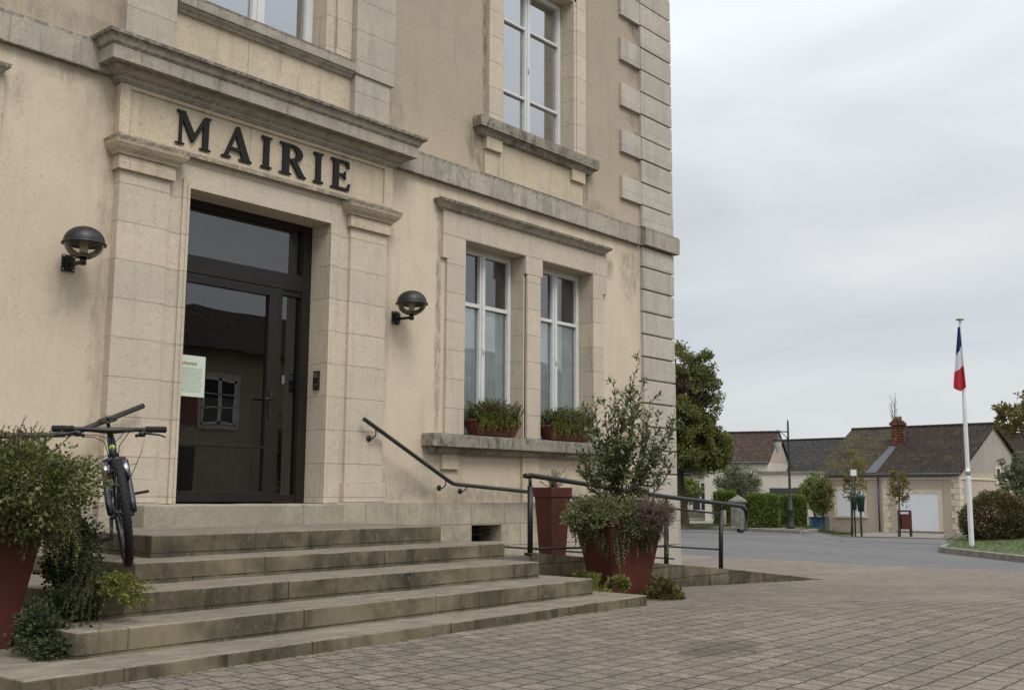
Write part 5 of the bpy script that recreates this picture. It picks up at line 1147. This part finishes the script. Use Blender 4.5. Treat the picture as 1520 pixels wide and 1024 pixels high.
# ================================================================ TREES AND SHRUBS
def grow(mt_, tips, p, d, ln, r, lvl, spread=.55, n_=3, upb=.25):
    e = p+d*ln; mid = p.lerp(e, .5)+rvec()*ln*.06
    mt_.tube([p, mid, e], [r, r*.85, r*.7], 6, False)
    if lvl == 0: tips.append(e); return
    for i in range(n_+(1 if random.random() < .35 else 0)):
        nd = (d+rvec()*spread*1.3+Vector((0, 0, upb))).normalized(); grow(mt_, tips, e if i else mid.lerp(e, .8), nd, ln*rnd(.62, .82), r*.62, lvl-1, spread, n_, upb)
    tips.append(e)
def tree(name, base, h, crown_c, crown_r, nl, ln, wd, mleaf, label, group=None, tr=.09, lvl=3, seed=1, cat='tree', sub=9, cl=.18, clump=.9, lobes=()):
    random.seed(seed); b = Vector(base); root = empty(name, b, label=label, cat=cat, group=group); cc = Vector(crown_c); mt_ = MB(); tips = []
    trunk_top = b.lerp(Vector((cc.x, cc.y, cc.z-crown_r[2]*.55)), 1.0)
    mt_.tube([b, b.lerp(trunk_top, .5)+rvec()*.02, trunk_top], [tr*1.2, tr, tr*.8], 10, False)
    for i in range(6):
        d = (rvec()*.8+Vector((0, 0, 1.0))).normalized(); d = Vector((d.x*crown_r[0], d.y*crown_r[1], d.z*crown_r[2])).normalized()
        grow(mt_, tips, trunk_top, d, max(crown_r)*.42, tr*.5, lvl)
    mt_.tube([trunk_top, cc+Vector((0, 0, crown_r[2]*.8))], [tr*.8, tr*.15], 6, False)
    o = mt_.build('trunk', BARK, root); o.location = -b
    ml_ = MB(); so_ = Vector((seed*3.7, seed, -seed))
    clumps = []
    LB_ = [(cc, crown_r)]+list(lobes)
    for i in range(int(26*sub/3)*(1 if not lobes else 2)):
        c_, r_3 = LB_[i % len(LB_)]; d = rvec(); rr = (.35+.65*random.random()**.6)*(1+.3*noise.noise(d*2.3+so_)); clumps.append((c_+Vector((d.x*r_3[0], d.y*r_3[1], d.z*r_3[2]))*rr, rnd(.14, .30)*max(crown_r)*clump))
    per = nl//len(clumps)
    for c, r in clumps:
        for k in range(per):
            d = rvec(); q = random.random()**.45; p = c+Vector((d.x, d.y, d.z*.7))*r*q
            if cl and noise.noise(p*(2.2/max(crown_r))*1.8+so_) < cl-.4: continue
            s = rnd(.6, 1.3); ml_.leaf(p, d+rvec()*.8+Vector((0, 0, .1)), rvec(), ln*s, wd*s, .25)
    o = ml_.build('crown', mleaf, root); o.location = -b; return root
def K(px_, d): return px_*d/1582
def gbase(u, d, dz=0): p = at(u, 742, d); p.z = gz(p.x, p.y)+dz; return p
b = gbase(1016, 44, .1)
tree('tree', b, 0, at(1004, 608, 44), (K(60, 44), K(60, 44), K(96, 44)), 80000, .10, .07, L_TREE, 'large dense green tree rising beside the town hall corner', None, .17, 3, 5, sub=26, cl=.2, clump=.55, lobes=[(at(1020, 655, 43.5), (K(62, 44), K(50, 44), K(52, 44))), (at(1038, 585, 44), (K(28, 44), K(28, 44), K(60, 44))), (at(1052, 668, 43.5), (K(30, 44), K(30, 44), K(30, 44)))])
b = gbase(1019, 47, .1)
tree('tree', b, 0, at(1016, 728, 47), (K(24, 47), K(24, 47), K(20, 47)), 4500, .09, .06, L_HEDGE, 'small bright green tree below the large tree at the hall corner', None, .07, 1, 15, cl=.1)
b = gbase(1213, 49)
tree('tree', b, 0, at(1206, 731, 49), (K(22, 49), K(20, 49), K(27, 49)), 6000, .10, .06, L_HEDGE, 'small round green tree right of the street lamp', None, .06, 1, 25, cl=.1)
b = gbase(1222, 47)
tree('tree', b, 0, at(1221, 735, 47), (K(15, 47), K(15, 47), K(31, 47)), 5500, .09, .05, L_TREE, 'slim dark green young tree in front of the beige house corner', None, .04, 1, 26, cl=.1)
b = at(1264, 797, 44); b.z = gz(b.x, b.y)
tree('young_tree', b, 0, at(1267, 706, 44), (K(21, 44), K(18, 44), K(40, 44)), 2400, .10, .065, L_YEL, 'young staked tree with yellowing leaves in front of the shuttered window', 'young trees planted before the beige house', .035, 1, 35, cl=.34, clump=.8)
b = at(1334, 795, 44); b.z = gz(b.x, b.y)
tree('young_tree', b, 0, at(1334, 722, 44), (K(17, 44), K(15, 44), K(28, 44)), 2100, .10, .065, L_YEL, 'young thin tree with yellowing leaves left of the white garage door', 'young trees planted before the beige house', .03, 1, 36, cl=.34, clump=.8)
b = gbase(1530, 47)
tree('tree', b, 0, at(1528, 622, 47), (K(46, 47), K(44, 47), K(36, 47)), 3600, .17, .11, L_YEL, 'airy tree with greenish yellow leaves at the right edge', None, .14, 3, 45, cl=.34, clump=.6)
b = gbase(1512, 40)
tree('shrub_tree', b, 0, at(1508, 713, 40), (K(34, 40), K(26, 40), K(38, 40)), 8000, .08, .05, m_leaf('pale shrub leaves', [(.06, .08, .035), (.12, .145, .065), (.2, .23, .12)], .5, .3, 1.5), 'loose pale green shrub behind the bronze bush at the right edge', None, .05, 2, 55, cat='shrub', cl=.22, clump=.7)
b = gbase(1100, 52)
tree('shrub', b, 0, at(1098, 716, 51), (K(44, 51), K(30, 51), K(24, 51)), 9000, .09, .055, m_leaf('olive shrub leaves', [(.04, .05, .02), (.085, .10, .04), (.15, .17, .08), (.4, .4, .3)], .5, .3, 1.5), 'wide olive green shrub with pale blossoms in front of the red roofed house', None, .06, 2, 65, cat='shrub', cl=.1)
# bare tree behind the chimney
random.seed(5); b = gbase(1329, 80); root = empty('bare_tree', b, label='leafless tree whose twigs show above the brick chimney', cat='tree'); mt_ = MB(); tips = []
tp = at(1329, 668, 80); mt_.tube([b, tp], [.16, .10], 8)
mt_.tube([tp, at(1328, 594, 80)], [.06, .008], 5)
for i in range(22):
    q = tp.lerp(at(1328, 594, 80), rnd(.3, .85)); grow(mt_, tips, q, (rvec()*.45+Vector((0, 0, 1.))).normalized(), rnd(.35, .6), .011, 2, .3, 2, .6)
o = mt_.build('trunk', BARK, root); o.location = -b
# hedges
def hedge(u0, u1, v0, d, depth, mleaf, label, n_, seed):
    random.seed(seed); a = gbase(u0, d); b = gbase(u1, d); ztop = at(u0, v0, d).z; c = (a+b)/2; z0 = min(a.z, b.z)
    root = empty('hedge', (c.x, c.y, z0), label=label, cat='hedge', group='clipped hedges by the gate pier'); ml_ = MB(); w = (b-a).length/2; hh = (ztop-z0)/2; cc = Vector((c.x, c.y, z0+hh)); core = MB()
    for k in range(n_):
        f = random.choice((0, 0, 0, 1, 1, 2, 3)); x, y, z = rnd(-1, 1), rnd(-1, 1), rnd(-1, 1)
        if f == 0: y = -1
        elif f == 1: z = 1
        elif f == 2: x = random.choice((-1, 1))
        m4 = max(abs(x), abs(y), abs(z)); v = Vector((x, y, z)); L4 = (x**6+y**6+z**6)**(1/6); v = v/L4*(1+.09*noise.noise(v*2.5+Vector((seed, 0, 0)))-rnd(0, .16))
        p = cc+TH*v.x*w+FH*v.y*depth/2+Vector((0, 0, v.z*hh)); s = rnd(.6, 1.3); ml_.leaf(p, (TH*v.x+FH*v.y+Vector((0, 0, v.z)))+rvec()*1.1, rvec(), .08*s, .05*s, .25)
    core.prism([(cc+TH*w*sx*.84+FH*depth*.42*sy).to_2d()[:] for sx, sy in ((-1, -1), (1, -1), (1, 1), (-1, 1))], z0, z0+hh*1.8)  # solid dark filler block added inside the leaves to stop seeing through
    o = ml_.build('foliage', mleaf, root); o.location = -Vector(root.location); o = core.build('filler_core', TWIG, root); o.location = -Vector(root.location)
hedge(1106, 1154, 734, 44, 1.2, L_HEDGE, 'clipped bright green hedge block right of the stone gate pier', 7000, 1)
hedge(1156, 1194, 735, 45, 1.2, L_HEDGE, 'clipped green hedge block directly behind the street lamp', 6000, 2)
hedge(1060, 1092, 729, 47, 1.2, L_HEDGE, 'pale green hedge left of the stone gate pier', 5000, 3)
# bronze shrub on the lawn
random.seed(9); c = at(1482, 775, 30.5); b = gbase(1482, 30.5); root = empty('bronze_shrub', b, label='large rounded bronze green shrub on the lawn behind the flagpole', cat='shrub'); ml_ = MB(); mt_ = MB()
blob(ml_, c, (K(57, 30), K(52, 30), K(46, 30)), 22000, .075, .04, .16, 2.2, .62, .3, .05, 1.4, 4)
for i in range(40):
    d = rvec(); d.z = abs(d.z); mt_.tube([b+Vector((0, 0, .1)), c+Vector((d.x*1., d.y*1., d.z*.75))], [.02, .006], 4, False)
finish(root, ml_, mt_, L_RED)
# lawn grass
random.seed(3); g_ = MB()
for i in range(26000):
    x = rnd(24, 36); y = rnd(-9, 2.5); p = Vector((x, y)); a = Vector((27.5, -.15)); e = Vector((24.85, -2.5)); dd = (e-a).normalized(); 
    if (p-a).dot(Vector((-dd.y, dd.x))) > -.05 and y > -2.5: 
        pass
    sgn = (p-a).dot(Vector((-dd.y, dd.x)))
    if sgn < .06: continue
    if y > .1+(x-27.5)*.38: continue
    if y < -2.4 and (x < 24.9-(-2.4-y)*.28): continue
    g_.leaf(Vector((x, y, gz(x, y)+.10+lawnh(x, y))), Vector((rnd(-.5, .5), rnd(-.5, .5), 1)), rvec(), rnd(.03, .07), .012, .1)
gr_ = g_.build('grass', m_leaf('lawn grass', [(.05, .08, .016), (.09, .125, .025), (.14, .16, .04)], .6, .3, 2)); tag(gr_, 'short green lawn grass around the flagpole island', 'grass', kind='stuff')
g_ = MB()
for i in range(9000):
    u = rnd(1006, 1200); d = rnd(43.4, 47); p = gbase(u, d); g_.leaf(Vector((p.x, p.y, p.z+.09)), Vector((rnd(-.5, .5), rnd(-.5, .5), 1)), rvec(), rnd(.06, .12), .03, .1)
for i in range(5000):
    u = rnd(1195, 1262); d = rnd(45, 48.5); p = gbase(u, d); g_.leaf(Vector((p.x, p.y, p.z+.03)), Vector((rnd(-.5, .5), rnd(-.5, .5), 1)), rvec(), rnd(.06, .12), .03, .1)
gr_ = g_.build('verge_grass', gr_.data.materials[0]); tag(gr_, 'rough grass verge at the foot of the hedges', 'grass', kind='stuff')

# ================================================================ FLAG POLE, STREET LAMP, PIERS, BINS
fp = at(1443, 820, 27.8); fp.z = gz(fp.x, fp.y)+.1; top = at(1429, 474, 27.8); H_ = top.z-fp.z
pole = empty('flagpole', fp, label='tall white flagpole standing on the corner of the lawn island', cat='flagpole')
PW = m_plain('white pole paint', (.62, .63, .64), .4, 0, .4, .05, 3)
MB().lathe([(.066, H_*k/40) for k in range(14)]+[(.054, H_*k/40) for k in range(13, 26)]+[(.045-.0008*(k-25), H_*k/40-.03) for k in range(26, 41)], (0, 0, 0), 20).build('shaft', PW, pole)
MB().lathe([(0, -.03), (.10, -.02), (.11, 0), (.06, .03), (0, .045)], (0, 0, H_), 16).build('finial', m_plain('finial', (.35, .33, .25), .5, .3), pole)
MB().lathe([(.072, -.05), (.072, .05)], (0, 0, H_*.32), 16).build('collar', STEEL, pole)
flag = empty('flag', (fp.x, fp.y, fp.z+H_*.82), label='blue white and red tricolour flag hanging limp from the white pole', cat='flag')
def fpt(s, t):                         # s across 0 left..1 right, t down 0..1
    wl = lerp(.05, .22, min(1, t*1.05)); wr_ = lerp(.01, .07, t)
    x = lerp(-wl, wr_, s); fold = .055*math.sin(s*9+t*1.2)*min(1, .3+t); drop = (.0 if s < .0 else 0)
    z = -t*1.60-(.10*math.sin(s*math.pi) if t > .9 else 0)*(t-.9)*10
    return TH*(x-.055)*1.0+FH*(fold-.09)+Vector((0, 0, z))
zt_ = at(1429, 486, 27.8).z-flag.location.z
def band(nm, f0, f1, mat):
    mb = MB(); nx, ny = 18, 12
    for j in range(ny+1):
        for i in range(nx+1):
            s = i/nx; t = lerp(f0(s), f1(s), j/ny); mb.v.append(tuple(fpt(s, t)+Vector((0, 0, zt_))))
    for j in range(ny):
        for i in range(nx): a = j*(nx+1)+i; mb.f.append((a, a+1, a+nx+2, a+nx+1)); mb.sm.append(True)
    mb.build(nm, mat, flag)
f1_ = lambda s: lerp(.48, .30, s); f2_ = lambda s: lerp(.75, .64, s)
band('blue_stripe', lambda s: 0, f1_, m_plain('flag blue', (.018, .028, .12), .8, 0, .2, .1)); band('white_stripe', f1_, f2_, m_plain('flag white', (.60, .60, .63), .8, 0, .2, .04)); band('red_stripe', f2_, lambda s: 1, m_plain('flag red', (.40, .03, .045), .8, 0, .2, .1))
# street lamp
lb = at(1174, 783, 42.6); lt = at(1170, 624, 42.6); lb.z = lb.z-.1; Hl = lt.z-lb.z
sl = empty('street_lamp', lb, math.atan2(TH.y, TH.x), label='tall black street lamp with hanging glass lantern in front of the hedges', cat='street lamp')
LB = m_plain('lamp post paint', (.02, .022, .022), .45, .2)
MB().lathe([(0, 0), (.17, 0), (.17, .15), (.13, .22), (.115, .75), (.14, .79), (.095, .84), (.075, 1.3), (.055, 1.35), (.045, Hl*.6), (.036, Hl-.1), (.025, Hl), (0, Hl+.04)], (0, 0, 0), 16).build('post', LB, sl)
za = Hl-.46
am = MB().tube([(0, 0, za), (-.36, 0, za+.03), (-.46, 0, za+.02)], .022, 8).tube([(0, 0, za-.42), (-.07, 0, za-.2), (-.22, 0, za-.06), (-.34, 0, za+.02)], .014, 6).tube([(-.42, 0, za+.10), (-.42, 0, za-.1)], .02, 8); am.build('arm', LB, sl)
MB().lathe([(0, .30), (.04, .28), (.07, .20), (.14, .12), (.19, .05), (.20, 0), (.17, .0)], (-.42, 0, za-.36), 16).build('lantern_cap', LB, sl)
MB().lathe([(.165, 0), (.15, -.16), (.07, -.44), (0, -.47)], (-.42, 0, za-.36), 8, smooth=False).build('lantern_glass', m_plain('lantern glass', (.42, .43, .40), .25), sl)
# stone gate piers
for (u, v, vt, d, lab) in ((1096, 779, 734, 43.5, 'square stone gate pier with pyramid cap beside the hedge'), (1073, 778, 757, 45, 'plain pale stone gate post left of the capped pier')):
    b = at(u, v, d); b.z = gz(b.x, b.y)+.08; ht = at(u, vt, d).z-b.z; g0 = empty('gate_pier', b, R(10), label=lab, cat='gate pier'); w = .23 if vt < 750 else .12
    st2 = m_plain('pier stone', (.19, .175, .15) if vt < 750 else (.36, .33, .28), .9, 0, .2, .35, 4, .3)
    MB().box(-w, w, -w, w, 0, ht-.3 if vt < 750 else ht).build('shaft', st2, g0, .02)
    if vt < 750:
        MB().add([(-.3, -.3, ht-.3), (.3, -.3, ht-.3), (.3, .3, ht-.3), (-.3, .3, ht-.3), (-.3, -.3, ht-.24), (.3, -.3, ht-.24), (.3, .3, ht-.24), (-.3, .3, ht-.24), (0, 0, ht)], [(3, 2, 1, 0), (0, 1, 5, 4), (1, 2, 6, 5), (2, 3, 7, 6), (3, 0, 4, 7), (4, 5, 8), (5, 6, 8), (6, 7, 8), (7, 4, 8)]).build('cap', st2, g0)
# hall bin posts
GRN = m_plain('bin green', (.014, .055, .035), .5, 0, .4, .2, 5)
def postbin(u, vb, v0, v1, d, hw, label, post_u):
    b = at(post_u, 795, d); b.z = gz(b.x, b.y)+.03; g0 = empty('litter_bin', b, math.atan2(TH.y, TH.x), label=label, cat='litter bin', group='litter bins before the beige house')
    zt2 = at(u, v0, d).z-b.z; zb2 = at(u, v1, d).z-b.z; dx = (u-post_u)*d/1582
    MB().tube([(0, 0, 0), (0, 0, zt2)], .04, 10).build('post', m_plain('bin post', (.05, .05, .045), .6), g0)
    MB().lathe([(0, zb2), (hw*.75, zb2), (hw, zt2-.1), (hw*1.1, zt2-.08), (hw*1.1, zt2), (hw*.9, zt2+.05), (0, zt2+.08)], (dx, -.05, 0), 16).build('bin', GRN, g0); return g0
postbin(1269, 797, 737, 757, 43.5, .12, 'dark green litter bin on the left of the pair of posts', 1265.5)
postbin(1279, 797, 736, 759, 43, .16, 'larger dark green litter bin on the right of the pair of posts', 1279)
b = at(1344, 796, 43); b.z = gz(b.x, b.y)+.03; g0 = empty('wooden_bin', b, math.atan2(TH.y, TH.x)+R(4), label='dark red brown framed bin on two posts in front of the white garage door', cat='litter bin')
WD = m_plain('dark red wood', (.075, .022, .018), .8, 0, .2, .35, 6); WF = m_plain('dark timber', (.04, .03, .025), .9)
ht = at(1344, 758, 43).z-b.z
MB().box(-.27, -.20, -.06, .06, 0, ht-.04).box(.20, .27, -.06, .06, 0, ht-.04).box(-.27, .27, -.05, .05, ht-.04, ht+.03).build('frame', WF, g0, .01)
MB().add([(-.17, -.15, .28), (.17, -.15, .28), (.17, .15, .28), (-.17, .15, .28), (-.2, -.17, ht-.12), (.2, -.17, ht-.12), (.2, .17, ht-.12), (-.2, .17, ht-.12)], [(3, 2, 1, 0), (0, 1, 5, 4), (1, 2, 6, 5), (2, 3, 7, 6), (3, 0, 4, 7), (4, 5, 6, 7)]).build('bin', WD, g0, .01)
# white plate on post
b = at(1270, 797, 42.6); b.z = gz(b.x, b.y)+.03; g0 = empty('sign_post', b, math.atan2(TH.y, TH.x), label='thin dark post with a small blank white plate above the green bins', cat='sign'); ht = at(1270, 697, 42.6).z-b.z
MB().tube([(0, 0, 0), (0, 0, ht+.08)], .03, 8).build('post', LB, g0); MB().box(-.12, .12, -.05, -.032, ht-.24, ht).build('plate', m_plain('white plate', (.6, .6, .6), .5, 0, .3, .05), g0, .005)
# blue bin container near the small tree
b = at(1209, 787, 47.5); b.z = gz(b.x, b.y); g0 = empty('recycling_container', b, math.atan2(TH.y, TH.x), label='blue recycling container standing below the slim green tree', cat='container')
BL = m_plain('blue plastic', (.05, .12, .20), .5, 0, .4, .2, 4)
MB().box(-.20, .34, -.2, .2, .05, .52).build('body', BL, g0, .03); MB().box(-.22, .36, -.22, .22, .52, .58).build('lid', m_plain('dark blue lid', (.03, .06, .12), .5), g0, .02)
MB().box(.42, .48, -.2, .2, 0, .62).box(.48, .62, -.2, -.15, 0, .62).build('screen', m_plain('grey screen', (.10, .12, .14), .5, .2), g0)
